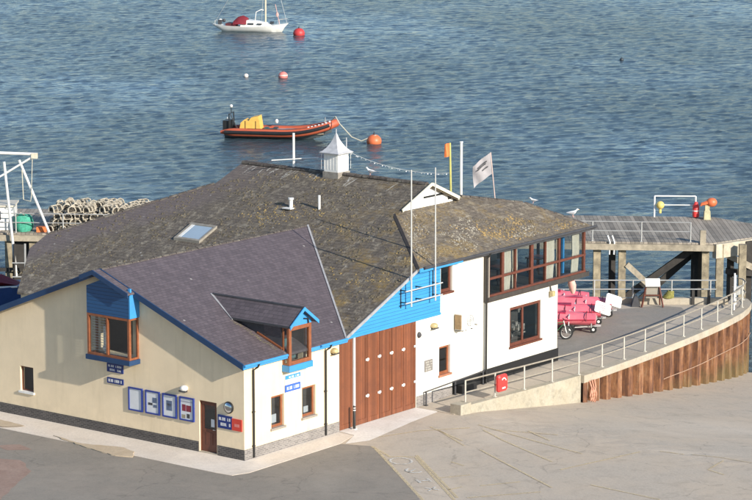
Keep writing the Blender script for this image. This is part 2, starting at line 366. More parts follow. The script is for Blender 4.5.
    def build(s, name, mat, parent=None, org=None, fr='w', smooth=False, label=None):
        root = parent
        while root is not None and root.parent is not None: root = root.parent
        if root is not None: og = ORG[root.name]
        else: og = Vector(org or (0, 0, 0))
        me = bpy.data.meshes.new(name); bm = bmesh.new()
        vv = [bm.verts.new(v-og) for v in s.v]
        for f in s.f:
            try: bm.faces.new([vv[i] for i in f])
            except ValueError: pass
        bmesh.ops.recalc_face_normals(bm, faces=bm.faces)
        bm.to_mesh(me); bm.free(); me.materials.append(mat)
        if smooth:
            for p in me.polygons: p.use_smooth = True
            me.set_sharp_from_angle(angle=R(42))
        o = bpy.data.objects.new(name, me); COL.objects.link(o)
        if parent is not None: o.parent = parent
        else:
            o.matrix_world = FR[fr] @ Matrix.Translation(og); ORG[o.name] = og
        if label: o['label'] = label
        return o
def tag(o, label=None, cat=None, group=None, kind=None):
    if label: o['label'] = label
    if cat: o['category'] = cat
    if group: o['group'] = group
    if kind: o['kind'] = kind
    return o
def thing(name, label, cat, org=(0, 0, 0), fr='w', group=None, loc=None, rot=(0, 0, 0)):
    """Empty at the thing's base. With fr: parts are given in that frame. With loc: parts are given in the thing's own axes."""
    o = bpy.data.objects.new(name, None); COL.objects.link(o); o.empty_display_size = .3
    if loc is not None: o.location = loc; o.rotation_euler = rot; ORG[o.name] = Vector((0, 0, 0))
    else: o.matrix_world = FR[fr] @ Matrix.Translation(org); ORG[o.name] = Vector(org)
    return tag(o, label, cat, group)
def dup(root, loc, rot=None, label=None):
    def cp(o, par):
        c = o.copy(); COL.objects.link(c); c.parent = par
        for ch in list(o.children): cp(ch, c)
        return c
    kids = list(root.children); r = root.copy(); COL.objects.link(r)
    for ch in kids: cp(ch, r)
    r.location = loc
    if rot is not None: r.rotation_euler = rot
    if label: r['label'] = label
    ORG[r.name] = ORG[root.name]
    return r
RW = lambda p=0: (lambda s_, z, d: Vector((s_, p+d, z)))      # right-hand walls: plane b = p, outward is -b
LW = lambda p=0: (lambda s_, z, d: Vector((p+d, s_, z)))      # left-hand walls: plane a = p, outward is -a
def fbox(fn, s0, s1, d0, d1, z0, z1, mb=None):
    mb = mb or MB(); a, b = fn(s0, z0, d0), fn(s1, z1, d1)
    return mb.box(min(a.x, b.x), max(a.x, b.x), min(a.y, b.y), max(a.y, b.y), z0, z1)

# ------------------------------------------------------------------ ground and water
def g(a):
    t = a-10.9
    return 0 if t < 0 else (-.0305*t*t if t < 2 else -.122*(t-1))
IB = FB.inverted()
QY = 136.0
def gw(x, y):
    a = (IB @ Vector((x, y, 0))).x
    return max(-7, g(a))
xs = [-400, -250, -150, -90, -60]+[-45+i*1.5 for i in range(0, 90)]+[100, 140, 200, 300, 400]
ys = [-120, -60, 0, 40, 70, 85]+[90+i*1.0 for i in range(0, 46)]+[135.9]
mb = MB(); rows = []
for y in ys: rows.append([(x, y, gw(x, y)) for x in xs])
rows.append([(x, QY-.05, -7) for x in xs]); rows.append([(x, 420, -8) for x in xs]); rows.append([(x, 3500, -9) for x in xs])
mb.loft(rows, cap=False, close=False)
tag(mb.build('ground', CONC), kind='structure')
import numpy as np
def water_sheet():
    rs = np.random.RandomState(4)
    xa = np.concatenate([[-3500, -1200, -500, -250, -130], np.arange(-85, 85, .36), [130, 250, 500, 1200, 3500]])
    ya = [-100., 0, 60, 100, 125]; y = 132.0
    while y < 372: ya.append(y); y += .30+.30*(y-132)/240
    ya = np.array(ya+[400, 450, 550, 800, 1500, 3000, 6500])
    X, Yy = np.meshgrid(xa, ya); Z = np.zeros_like(X)
    for k in range(54):
        lam = .70*math.exp(rs.uniform(0, 1.35)); th = rs.normal(-1.25, .55)
        amp = .0050*lam**.70*rs.uniform(.6, 1.2); kx, ky = 2*math.pi/lam*math.cos(th), 2*math.pi/lam*math.sin(th); ph = rs.uniform(0, 6.28)
        wob = 1.1*np.sin(X*.11*rs.uniform(.5, 1.5)+Yy*.07*rs.uniform(.5, 1.5)+rs.uniform(0, 6))
        env = .75+.45*np.sin(X*.035*rs.uniform(.4, 2)+Yy*.02*rs.uniform(.4, 2)+rs.uniform(0, 6))
        t = np.sin(kx*X+ky*Yy+ph+wob)
        Z += amp*env*(1-2*np.abs(t)**.8+.25) if k % 3 == 0 else amp*env*t
    fade = np.clip((90-np.abs(X))/6, 0, 1)*np.clip((Yy-126)/5, 0, 1)*np.clip((385-Yy)/12, 0, 1)
    Z = Z*fade-3.35
    ny, nx = X.shape; co_ = np.stack([X, Yy, Z], -1).reshape(-1, 3).astype(np.float32)
    idx = np.arange(nx*ny).reshape(ny, nx); q = np.stack([idx[:-1, :-1], idx[:-1, 1:], idx[1:, 1:], idx[1:, :-1]], -1).reshape(-1, 4)
    me = bpy.data.meshes.new('water'); me.vertices.add(len(co_)); me.vertices.foreach_set('co', co_.ravel())
    me.loops.add(q.size); me.loops.foreach_set('vertex_index', q.ravel().astype(np.int32))
    me.polygons.add(len(q)); me.polygons.foreach_set('loop_start', np.arange(0, q.size, 4, dtype=np.int32)); me.polygons.foreach_set('loop_total', np.full(len(q), 4, np.int32))
    me.update(calc_edges=True); me.polygons.foreach_set('use_smooth', np.ones(len(q), bool)); me.materials.append(WATER)
    o = bpy.data.objects.new('water', me); COL.objects.link(o); o['kind'] = 'structure'
water_sheet()
# drop ground/water overlap under the land is hidden by the ground sheet itself

def drape(poly, off=.004):
    """flat patch laid on the quay (poly in building-frame a,b)"""
    bm = bmesh.new(); vs = [bm.verts.new((x, y, 0)) for x, y in poly]; f = bm.faces.new(vs)
    bmesh.ops.triangulate(bm, faces=[f])
    for i in range(3): bmesh.ops.subdivide_edges(bm, edges=[e for e in bm.edges if e.calc_length() > 1.5], cuts=1)
    bmesh.ops.triangulate(bm, faces=bm.faces)
    m = MB(); m.v = [Vector((v.co.x, v.co.y, g(v.co.x)+off)) for v in bm.verts]; bm.verts.index_update()
    m.f = [tuple(v.index for v in f.verts) for f in bm.faces]; bm.free(); return m
def rough_edge(poly, amp, step_=.5):
    out = []
    for i in range(len(poly)):
        p, q = Vector((*poly[i], 0)), Vector((*poly[(i+1) % len(poly)], 0)); n = max(1, int((q-p).length/step_))
        for k in range(n):
            r = p.lerp(q, k/n)
            if k: r += Vector((random.uniform(-amp, amp), random.uniform(-amp, amp), 0))
            out.append((r.x, r.y))
    return out
tag(drape([(-80, 60), (-2.1, 60), (-2.09, 11.66), (-2.1, 4.27), (-2.12, -.3), (-2.05, -1.1), (-1.3, -1.38), (4.5, -1.33), (5.0, -2.6), (-.4, -9.04), (-14, -25.4), (-80, -60)]).build('road', ASPH, fr='b'), kind='structure')
# raised footway round the cream wing
foot = [(-2.08, 60), (-2.08, 11.66), (-2.08, 4.27), (-2.1, -.3), (-2.02, -1.08), (-1.3, -1.36), (4.48, -1.31), (5.9, -.9), (6.0, 0.05), (0.05, .05), (.05, 60)]
tag(MB().prism(foot, -.05, .010).build('pavement', PAVE, fr='b'), kind='structure')
tag(drape([(6.1, .1), (5.95, -.9), (4.6, -1.5), (5.6, -1.95), (7.0, -1.75), (9.3, -1.4), (11.4, -1.2), (11.9, -.35), (11.45, .05)], .012).build('doorway_apron', APRON, fr='b'), kind='structure')
tag(MB().prism(rough_edge([(-1.75, 8.9), (-2.0, 7.0), (-1.45, 5.2), (-1.7, 4.4), (-2.35, 3.9), (-2.6, 4.6), (-2.5, 5.6), (-2.2, 7.2)], .05, .25), -.03, .041).build('sand_patch', SAND, fr='b'), kind='structure')
tag(drape(rough_edge([(-1.3, 11.0), (-1.15, 12.6), (-1.8, 13), (-2.0, 11.6)], .06, .3), .042).build('sand_patch', SAND, fr='b'), kind='structure')
tag(drape(rough_edge([(-10.1, 3.5), (-6.35, 5.6), (-5.4, 7.2), (-6.2, 9.5), (-10.1, 12)], .08, .5), .010).build('red_road_patch', REDP, fr='b'), kind='structure')
tag(drape(rough_edge([(-3.9, 8.0), (-3.6, 9.0), (-4.3, 9.6), (-4.6, 8.7)], .05, .3), .010).build('red_road_patch', REDP, fr='b'), kind='structure')

def line_strip(pts, w, off=.012, mb=None):
    mb = mb or MB(); P = []
    for i in range(len(pts)-1):
        p, q = Vector(pts[i]), Vector(pts[i+1]); n = max(1, int((q-p).length/.5))
        P += [p.lerp(q, k/n) for k in range(n)]
    P.append(Vector(pts[-1])); L = []
    for i, p in enumerate(P):
        d = (P[min(i+1, len(P)-1)]-P[max(i-1, 0)]).normalized(); nrm = Vector((-d.y, d.x))*w/2
        a, b = p+nrm, p-nrm; L.append([(a.x, a.y, g(a.x)+off), (b.x, b.y, g(b.x)+off)])
    return mb.loft(L, cap=False, close=False)
LINES = [[[4.95, -2.6], [4.05, -4.22], [4.67, -5.01], [0.39, -10.06]], [[4.9, -2.75], [-0.33, -9.1], [-3, -12.3]], [[4.9, -4.92], [.7, -9.98]],
 [[8.84, -3.08], [7.32, -5.53]], [[9.99, -4.57], [8.99, -6.34], [7.37, -9.81]], [[11.0, -6.16], [10.15, -7.84]], [[7.18, -6.42], [5.18, -10.02], [4.09, -12.02]],
 [[4.91, -6.62], [4.72, -7.4]], [[2.65, -7.74], [3.74, -8.4]], [[1.41, -9.03], [2.09, -9.2]], [[2.64, -9.66], [4.07, -10.55]], [[0.92, -10.28], [3.35, -12.02]],
 [[10.58, -3.9], [9.79, -7.09], [9.16, -10.06]], [[10.27, -4.94], [11.19, -7.54]], [[11.5, -12.3], [11.68, -13.32]], [[11.89, -13.57], [12.3, -14.81], [12.29, -16.1]],
 [[11.84, -15.08], [10.09, -15.38], [9.81, -16.27]], [[9.06, -2.51], [7.94, -4.98]], [[6.52, -10.76], [10.87, -11.74]], [[5.35, -12.94], [5.15, -16.23]], [[6.35, -1.9], [8.25, -2.59], [9.94, -3.94]]]
for i, l in enumerate(LINES):
    tag(line_strip(l, .13 if i < 3 else .095, .010+.0012*(i % 7)).build('painted_line', YLINE, fr='b'), kind='structure')
# worn white lettering along the bay: O then small characters, too faded to read
mb = MB()
def letter(cx, cy, sc, strokes):
    d = Vector((-.56, -.83)).normalized(); n = Vector((-d.y, d.x))
    for st in strokes:
        line_strip([(cx+(n.x*x+d.x*y)*sc, cy+(n.y*x+d.y*y)*sc) for x, y in st], .10, .022, mb)
circ = [(.5*math.cos(k*math.pi/8), .62*math.sin(k*math.pi/8)) for k in range(17)]
letter(3.75, -5.0, .85, [circ])
letter(2.9, -6.3, .6, [circ[2:12], [(-.5, .3), (.2, -.3)]])
letter(1.9, -7.55, .5, [[(-.5, -.5), (-.5, .5)], [(-.5, 0), (.4, 0)], [(.4, -.5), (.4, .5)]])
letter(1.1, -8.5, .45, [[(-.5, -.5), (.5, .5)], [(-.5, .5), (.5, -.5)]])
tag(mb.build('road_lettering', WLINE, fr='b'), kind='structure')

# ------------------------------------------------------------------ terrace, sea wall, ramp
EDGE = [(12.2, -2.02), (14, -2.14), (16, -2.3), (18, -2.42), (20.2, -2.52), (22.5, -2.45), (24.7, -2.34), (26.9, -2.2), (29.6, -1.98), (32.3, -1.7), (34.6, -1.38), (36.95, -.94), (38.4, -.5), (39.5, -.02), (40.1, .5), (40.2, 1.15)]
def w2b(x, y): v = IB @ Vector((x, y, 0)); return (v.x, v.y)
far_r = w2b(18.0, QY+.3); far_l = w2b(-60, QY+.3)
terr = [(16.2, .0)]+[(a, b) for a, b in EDGE if a >= 16]+[far_r, w2b(-4, QY+.3), w2b(-4, 128), (16.2, 9)]
tag(MB().prism(terr, -7, .2).build('terrace', TERR, fr='b'), kind='structure')
mbr = MB(); mbr.slab([(11.5, .1, .008), (11.5, -1.98, .008), (16.2, -2.3, .204), (16.2, .1, .204)], (0, 0, -2.2)); tag(mbr.build('ramp', TERR, fr='b'), kind='structure')
inner = [(22.6, .3)]+[(22.4, -.45), (26.9, -.35), (30, -.1), (33, .35), (35.5, 1.0), (36.5, 1.9), (36.2, 3.1)]
inner += [w2b(12.5, QY-1.2), w2b(0, QY-1.2), w2b(0, 128), (22.6, 6)]
tag(MB().prism(inner, .196, .206).build('terrace_asphalt', ASPH2, fr='b'), kind='structure')
def off_curve(pts, d):
    out = []
    for i, p in enumerate(pts):
        p = Vector(p); t = (Vector(pts[min(i+1, len(pts)-1)])-Vector(pts[max(i-1, 0)])).normalized()
        out.append(p+Vector((t.y, -t.x))*d)
    return out
def ribbon_wall(pts, d0, d1, z0f, z1f):
    i0, i1 = off_curve(pts, d0), off_curve(pts, d1)
    return MB().loft([[(p.x, p.y, z0f(p.x)), (q.x, q.y, z0f(q.x)), (q.x, q.y, z1f(q.x)), (p.x, p.y, z1f(p.x))] for p, q in zip(i0, i1)])
W = thing('sea_wall', 'curved quay wall of rusty sheet piling and concrete below the terrace railing', 'sea wall', (20, -2.5, -1), 'b')
low = [p for p in EDGE if p[0] <= 20.3]; hi_ = [p for p in EDGE if p[0] >= 20.1]
topz = lambda a: .30-.006*min(max(a-12, 0), 12)
ribbon_wall(low, -.12, .22, lambda a: -3.5, topz).build('concrete_wall', WALLC, W)
ribbon_wall(hi_, -.12, .38, lambda a: -.10, lambda a: topz(a)-.004).build('coping', CAPC, W)
MB().slab([(11.55, -1.75, -.4), (12.3, -1.78, -.4), (12.3, -2.3, -.4), (11.55, -2.3, -.4)], (0, 0, .82)).build('end_block', WALLC, W)
# corrugated piles
pts = [Vector(p) for p in hi_]; L = [0]
for i in range(1, len(pts)): L.append(L[-1]+(pts[i]-pts[i-1]).length)
def at_len(s):
    for i in range(1, len(pts)):
        if s <= L[i] or i == len(pts)-1:
            t = (s-L[i-1])/(L[i]-L[i-1]); d = (pts[i]-pts[i-1]).normalized(); return pts[i-1].lerp(pts[i], t), Vector((d.y, -d.x))
tot = L[-1]; ring = []; s_ = .02; pat = [(.0, .30), (.40, .30), (.50, -.16), (.92, -.16), (1.02, .30)]; P_ = 1.02
while s_ < tot-.01:
    for q, d in pat[:-1]:
        if s_+q < tot:
            p, n = at_len(s_+q); p = p+n*(d+.02); ring.append(p)
    s_ += P_
ring = [(p.x, p.y) for p in ring]
back = [(p[0], p[1]) for p in reversed([tuple(v) for v in off_curve(hi_, -.35)])]
rl = [[(x, y, z) for z in (-4.5, -.09)] for x, y in ring]
MB().loft(rl, cap=False, close=False).build('sheet_piling', RUST, W)
m = MB()
for z in (-1.35,):
    q = [];
    s2 = 7.5
    while s2 < tot-1.2:
        p, n = at_len(s2); p += n*.345; q.append((p.x, p.y, z+.02*math.sin(s2))); s2 += .6
    m.tube(q, .022, 6)
m.build('waling_cable', m_plain('dull_cable', (.38, .24, .16), .8, .3, 5), W)
m = MB()
for k in range(3):
    x = 20.65+.16*k
    m.tube([(x, -2.9-.03*k, -.05), (x+.05, -3.0, -.4), (x-.08, -3.0, -.75), (x+.04, -2.98, -1.0-.05*k), (x+.12, -3.0, -.75), (x+.05, -2.95, -.35)], .035, 6)
tag(m.build('hanging_rope', CHAINM, org=(20.8, -2.9, -.5), fr='b', smooth=True), 'faded orange rope hanging at the left end of the rusty sheet piling', 'rope')
# far parapet and quay face
fp = MB().box(-60, 18.0, QY+.0, QY+.32, -.5, .52)
tag(fp.build('parapet', CAPC, org=(-20, QY, .2)), 'low concrete parapet along the seaward edge of the terrace', 'parapet')
qa = MB().box(-60, 17.8, QY-.03, QY+.28, -7, -.5); tag(qa.build('quay_edge', WALLC), kind='structure')
tag(MB().box(-60, -4, 134.5, QY, -.2, .12).build('quay_strip', TERR), kind='structure')

# ------------------------------------------------------------------ railings
def railing(name, label, fn, posts, zbase, h, rails, org, fr, group=None, r=.032, rm=GALV, pr=.038, prm=None):
    T_ = thing(name, label, 'railing', org, fr, group)
    for p in posts:
        MB().tube([(p[0], p[1], zbase(p)-.03), (p[0], p[1], zbase(p)+h)], pr, 8).box(p[0]-.07, p[0]+.07, p[1]-.07, p[1]+.07, zbase(p)-.01, zbase(p)+.02).build('post', prm or rm, T_)
    for k in rails:
        MB().tube([(p[0], p[1], zbase(p)+h*k) for p in fn], r, 6).build('rail', rm, T_)
    return T_
def resample(c, sp):
    c = [Vector(p) for p in c]; out = [c[0]]; acc = 0
    for i in range(1, len(c)):
        d = (c[i]-c[i-1]).length; t = sp-acc
        while t <= d: out.append(c[i-1].lerp(c[i], t/d)); t += sp
        acc = (d-(t-sp))
    return out
rc = off_curve(EDGE, .05)
zt = lambda p: topz(p[0])
railing('railing', 'long galvanised railing curving along the top of the rusty sheet pile wall', [(p.x, p.y) for p in rc], resample(rc, 2.02), zt, 1.08, (.5, .985), (12, -2, .2), 'b', r=.034, pr=.036, prm=m_plain('pale_post', (.55, .52, .45), .6, .2, 6), rm=m_plain('weathered_rail', (.33, .29, .23), .6, .25, 6))
railing('railing', 'short handrail beside the ramp close to the white building wall', [(11.9, -.12), (16.3, -.16)], [(11.95, -.16), (14.1, -.16), (16.2, -.16)], lambda p: .02+.04*(p[0]-11.5), .62, (.95,), (12, -.12, 0), 'b', rm=DKGREY, r=.03)
railing('railing', 'straight railing on the low parapet between terrace and sea', [(-40, QY+.16), (17.4, QY+.16)], [(17.1-1.98*i, QY+.16) for i in range(29)], lambda p: .52, .92, (.48, .985), (0, QY+.16, .5), 'w')
# gate at the corner of the terrace
G_ = thing('gate', 'white steel gate with tall posts at the far right corner of the terrace', 'gate', (37.6, -.3, .2), 'b')
MB().tube([(37.55, -.55, .2), (37.55, -.55, 2.1)], .05, 8).build('post', WPAINT, G_)
MB().tube([(38.9, .15, .2), (38.75, .1, 1.75)], .045, 8).build('post', WPAINT, G_)
MB().bar((37.6, -.52, 1.75), (38.7, .1, .5), .05).bar((37.6, -.52, 1.2), (38.8, .1, 1.3), .04).bar((37.6, -.52, .5), (38.8, .1, .6), .04).box(37.62, 38.4, -.5, -.46, .9, 1.35).build('leaf', GALV, G_)

# ------------------------------------------------------------------ the clubhouse
B = thing('clubhouse', 'waterfront clubhouse with cream wing, white right-hand walls, blue boarding and sprawling slate roofs', 'building', (0, 0, 0), 'b')
ZE, MW, RB = 4.12, .39, 7.4        # wing eaves height at wall, slope, ridge position
zw = lambda b: ZE+MW*(b if b <= RB else 2*RB-b)
ZR = ZE+MW*RB
zp = lambda a: 1.35+.43*a          # main front slope
z2 = lambda b: 6.3+.38*b           # right slope of the old roof
TH = .10
# --- walls
lw_holes = [(11.72, 12.5, 1.12, 2.2), (1.45, 2.38, .04, 2.16), (5.95, 7.75, 3.5, 5.3)]
MB().wall(LW(), [(0.0, .0), (14.8, .0), (14.8, zw(14.8)-.12), (RB, ZR-.12), (0.0, ZE-.12)], lw_holes, .25).build('wall', CREAM, B, label='cream gable wall')
rw_holes = [(1.68, 2.49, .99, 2.31), (3.65, 4.52, 1.06, 2.32), (2.6, 3.7, 3.5, 3.97)]
MB().wall(RW(.001), [(.001, 0), (6.1, 0), (6.1, 4.0), (.001, 4.0)], rw_holes, .25).build('wall', CREAM, B, label='cream wall in full sun')
MB().wall(RW(), [(11.42, -.3), (16.4, -.3), (16.4, 6.2), (13.12, 6.2), (13.12, 3.92), (11.42, 3.92)], [(13.1, 13.92, 1.14, 2.4), (13.2, 14.05, 4.78, 6.08)], .25).build('wall', WHITE, B, label='white wall with air conditioning unit')
MB().wall(RW(-.04), [(16.41, .18), (22.26, .18), (22.26, 3.98), (16.41, 3.98)], [(18.41, 20.9, 1.5, 3.3)], .3).build('wall', WHITE, B, label='white wall below the glazed gallery')
MB().box(22.0, 22.26, .26, 9, .18, 3.98).build('wall', WHITE, B)
MB().box(24.2, 24.4, 5.0, 14, .1, 5.7).box(22.3, 24.4, 5.0, 5.2, .1, 4.0).build('wall', WHITE, B)
MB().box(.3, 5.8, 14.85, 15.0, 0, 3.9).box(5.9, 6.1, 15.0, 18.3, 0, 3.7).box(9.0, 22, 20.2, 20.4, 0, 4.9).box(16, 24.2, 13.9, 14.1, 0, 5.6).build('wall', CREAM, B)
MB().slab([(5.9, 18.2, 0), (8.9, 20.4, 0), (8.9, 20.2, 0), (6.1, 18.1, 0)], (0, 0, 3.8)).build('wall', CREAM, B)
# brick plinths
p_ = MB(); p_.wall(LW(-.02), [(2.42, 0), (14.8, 0), (14.8, .43), (2.42, .43)], (), .018); p_.wall(LW(-.02), [(-.02, 0), (1.41, 0), (1.41, .43), (-.02, .43)], (), .018); p_.build('brick_plinth', BRICK_L, B)
MB().wall(RW(-.02), [(-.0195, 0), (6.08, 0), (6.08, .44), (-.0195, .44)], (), .018).build('brick_plinth', BRICK_R, B)
MB().wall(RW(-.02), [(11.45, -.3), (14.05, -.3), (14.05, .5), (11.45, .5)], (), .018).build('brick_plinth', BRICK_R, B)
PL = m_plain('black_plinth', (.014, .014, .015), .5, .2, 3); MB().box(14.08, 16.38, -.05, -.002, -.1, .7).build('black_plinth', PL, B); MB().box(14.3, 15.4, -.40, -.06, .05, .5).build('black_step', PL, B); MB().box(16.38, 22.3, -.09, -.041, .18, .80).build('black_plinth', PL, B)
# dark lining rooms so that no daylight leaks through
MB().box(.3, 5.9, .45, .5, .3, 3.6).build('inner_wall', ROOMDK, B)
MB().box(.6, .65, .6, 14, .3, 3.3).box(.3, 14, .3, 14, 3.1, 3.2).build('inner_floor', ROOMDK, B)
# --- blue gable boarding over the big doors
MB().wall(RW(-.06), [(6.12, 3.94), (13.1, 3.94), (13.1, 6.12), (11.22, 6.12), (6.35, zp(6.35)-.06), (6.12, 4.0)], (), .055).build('blue_boarding', BLUE_BOARD, B)
MB().box(6.1, 13.12, -.09, -.058, 3.86, 3.95).build('blue_trim', BLUE, B)
MB().slab([(6.2, -.30, zp(6.2)-.11), (11.12, -.30, zp(11.12)-.11), (11.12, -.30, zp(11.12)+.03), (6.2, -.30, zp(6.2)+.03)], (0, .05, 0)).build('bargeboard', LEAD, B)
# --- roofs
def roof(name, pts, fz, mat, label=None):
    return MB().slab([(a, b, fz(a, b)) for a, b in pts], (0, 0, -TH)).build(name, mat, B, label=label)
va = lambda b: (zw(b)-1.35)/.43     # valley with the wing
yo = -.28
roof('roof', [(-.32, yo), (-.32, RB), (va(RB), RB), (va(yo), yo)], lambda a, b: zw(b), PURPLE, 'plain purple slate slope of the cream wing')
roof('roof', [(-.32, RB+.001), (-.32, 15.08), (va(15.08), 15.08), (va(RB), RB+.001)], lambda a, b: zw(b)-.001, PURPLE, 'hidden left slope of the cream wing')
b2 = 3.7; v2 = lambda b: (z2(b)-1.35)/.43; AR = 17.2
roof('roof', [(va(yo), yo), (11.14, yo), (v2(-.3), -.29), (v2(b2), b2), (v2(b2)+.05, b2-.15), (AR, b2-.25), (AR, 14.65), (15.39, 14.75), (10.0, 20.6), (8.83, 20.6), (5.72, 18.35), (5.72, 15.3), (va(15.08), 15.08), (va(RB), RB)], lambda a, b: zp(a)-.002, MOSSY_A, 'big mossy slope of the old building')
roof('roof', [(v2(-.3), -.3), (24.95, -.3), (24.6, .15), (22.9, 2.35), (20.0, 4.0), (19.9, b2+.2), (v2(b2), b2)], lambda a, b: z2(b)-.004+(.12 if (a, b) == (22.9, 2.35) else 0), MOSSY_B, 'lichen-covered slope over the glazed gallery')
MB().slab([(24.95, -.3, z2(-.3)-.01), (24.6, .15, z2(.15)-.01), (22.9, 2.35, z2(2.35)+.10), (20.0, 4.0, z2(4)-.02), (20, 14.6, 7.5), (24.95, 14.6, 5.7)], (0, 0, -TH)).build('roof', MOSSY_B, B)
MB().slab([(AR, b2-.2, zp(AR)-.004), (AR, 14.65, zp(AR)-.004), (19.95, 14.65, 7.57), (19.95, b2+.3, 7.57), (19.3, b2-.2, 7.85)], (0, 0, -TH)).build('roof', MOSSY_A, B)
MB().slab([(15.39, 14.78, zp(15.39)-.01), (AR, 14.68, zp(AR)-.05), (19.9, 14.7, 7.5), (22, 20.6, 5.4), (10.0, 20.63, 5.62)], (0, 0, -TH)).build('roof', MOSSY_B, B)
# ridge tiles
RTM = m_plain('ridge_tile', (.085, .07, .06), .8, .5, 5, dirt=(.3, .28, .22), dirt_amt=.6, dirt_scale=3)
def ridge_tiles(p, q, r=.13, L_=.45):
    rt = MB()
    p, q = Vector(p), Vector(q); n = int((q-p).length/L_); d = (q-p).normalized(); side = d.cross(Vector((0, 0, 1))).normalized()
    for i in range(n):
        a = p.lerp(q, (i+.02)/n); b = p.lerp(q, (i+.95)/n); j = random.uniform(-.012, .012)
        ring = lambda c, rr: [c+side*rr*math.cos(t)+Vector((0, 0, rr*.8*math.sin(t)-.05+j)) for t in [math.pi*k/6 for k in range(7)]]
        rt.loft([ring(a, r), ring(b, r*.94)])
    rt.build('ridge_tiles', RTM, B)
ridge_tiles((AR, 14.6, zp(AR)+.02), (AR, b2, zp(AR)+.02), .16)
ridge_tiles((-.3, RB, ZR+.02), (va(RB)-.1, RB, ZR+.02), .08)
ridge_tiles((10.05, 20.55, 5.68), (15.35, 14.8, 7.98), .11)
ridge_tiles((24.6, .1, z2(.1)+.02), (22.95, 2.35, z2(2.35)+.13), .10); ridge_tiles((22.9, 2.4, z2(2.35)+.13), (20.1, 3.95, z2(4)+.03), .10)
# cushions of moss standing proud of the slates
def moss(n, fn, a0, a1, b0, b1, ok, mat, s0, s1, seed=0, thr=-.05):
    m = MB()
    for i in range(n):
        a, b = random.uniform(a0, a1), random.uniform(b0, b1)
        if not ok(a, b) or mnoise.noise(Vector((a*.55+seed, b*.55, seed)))+.35*mnoise.noise(Vector((a*2+seed, b*2, 3))) < thr: continue
        r_ = random.uniform(s0, s1)*random.choice((.6, 1, 1.3)); z = fn(a, b)-.01; k0 = random.random()*6; h = r_*random.uniform(.3, .6)
        o = [(a+r_*random.uniform(.6, 1.1)*math.cos(k0+k*1.047), b+r_*random.uniform(.6, 1.1)*math.sin(k0+k*1.047)) for k in range(6)]
        vs = [(x, y, fn(x, y)-.008) for x, y in o]+[(a+(x-a)*.6, b+(y-b)*.6, fn(x, y)*.6+fn(a, b)*.4+h*.8) for x, y in o]+[(a, b, z+h)]
        m.add(vs, [(k, (k+1) % 6, 6+(k+1) % 6, 6+k) for k in range(6)]+[(6+k, 6+(k+1) % 6, 12) for k in range(6)])
    tag(m.build('moss', mat, B), kind='stuff')
okA = lambda a, b: a > 6.8 and a < 16.9 and (a > va(b)+.2 if b < 15 else a > 7) and a < 28.8-.93*b and (b > (a-11.5)/.884+.2 if a > 11.3 else True) and not (10.5 < a < 12.4 and 11.6 < b < 13.6)
okB = lambda a, b: a > v2(b)+.2 and a < 24.5-1.1*b
fA = lambda a, b: zp(a); fB = lambda a, b: z2(b)
moss(9000, fA, 6, 17, 0, 20, okA, m_plain('moss_olive', (.135, .112, .072), .95, .5, 2), .02, .065)
moss(5000, fA, 6, 17, 0, 12, okA, m_plain('moss_gold', (.29, .21, .085), .95, .5, 2), .02, .055, 7, .22)
moss(3000, fB, 11, 25, 0, 3.9, okB, m_plain('moss_brown', (.20, .155, .09), .95, .5, 2), .02, .07)
moss(3200, fB, 11, 25, 0, 3.9, okB, m_plain('lichen_gold', (.37, .25, .10), .95, .4, 2), .02, .055, 13, .18)
moss(3200, fB, 11, 25, 0, 3.9, okB, m_plain('lichen_pale', (.33, .30, .24), .95, .4, 2), .02, .05, 21, .12)
# droppings and lead clips near the ridge
m = MB()
for i in range(22):
    b = random.uniform(9.6, 14.4) if i < 17 else random.uniform(4, 8); a = AR-.18; l = random.uniform(.25, .8); w = random.uniform(.03, .08); sk = random.uniform(-.15, .35)
    m.add([(a, b, zp(a)+.008), (a, b+w, zp(a)+.008), (a-l, b+w*.7+sk, zp(a-l)+.008), (a-l, b+sk, zp(a-l)+.008)], [(0, 1, 2, 3)])
m.build('droppings', m_worn('droppings', (.62, .60, .54), .42, .6), B)['kind'] = 'stuff'
# valley flashings
MB().slab([(va(yo)-.04, yo, zw(yo)+.03), (va(yo)+.11, yo, zw(yo)+.03), (va(RB)+.11, RB, ZR+.035), (va(RB)-.04, RB, ZR+.035)], (0, 0, -.02)).build('valley_flashing', LEAD, B)
MB().slab([(v2(-.3)-.16, -.3, zp(v2(-.3)-.16)+.02), (v2(-.3)+.02, -.3, z2(-.3)+.015), (v2(b2)+.02, b2, z2(b2)+.015), (v2(b2)-.16, b2, zp(v2(b2)-.16)+.02)], (0, 0, -.02)).build('valley_flashing', m_plain('old_lead', (.035, .03, .028), .8, .3, 4), B)
# Dutch gablet on the old roof
MB().slab([(14.95, b2, zp(14.95)-.05), (AR, b2, zp(AR)-.06), (19.7, b2, 7.72)], (0, .1, 0)).build('gablet', WPAINT, B)
MB().bar((15.0, b2-.25, zp(15.0)+.02), (AR, b2-.27, zp(AR)+.02), .05, .14).bar((AR, b2-.27, zp(AR)+.02), (19.3, b2-.27, 7.88), .05, .14).build('gablet_trim', m_plain('cream_trim', (.72, .66, .50), .5, .1, 3), B)
MB().box(16.9, 18.6, b2-.04, b2-.002, 8.12, 8.2).box(18.75, 18.95, b2-.06, b2-.002, 7.85, 7.98).box(19.15, 19.4, b2-.06, b2-.002, 7.72, 7.84).build('louvre_shadow', BLACK, B)  # black bars stand in for the shadow of the louvre
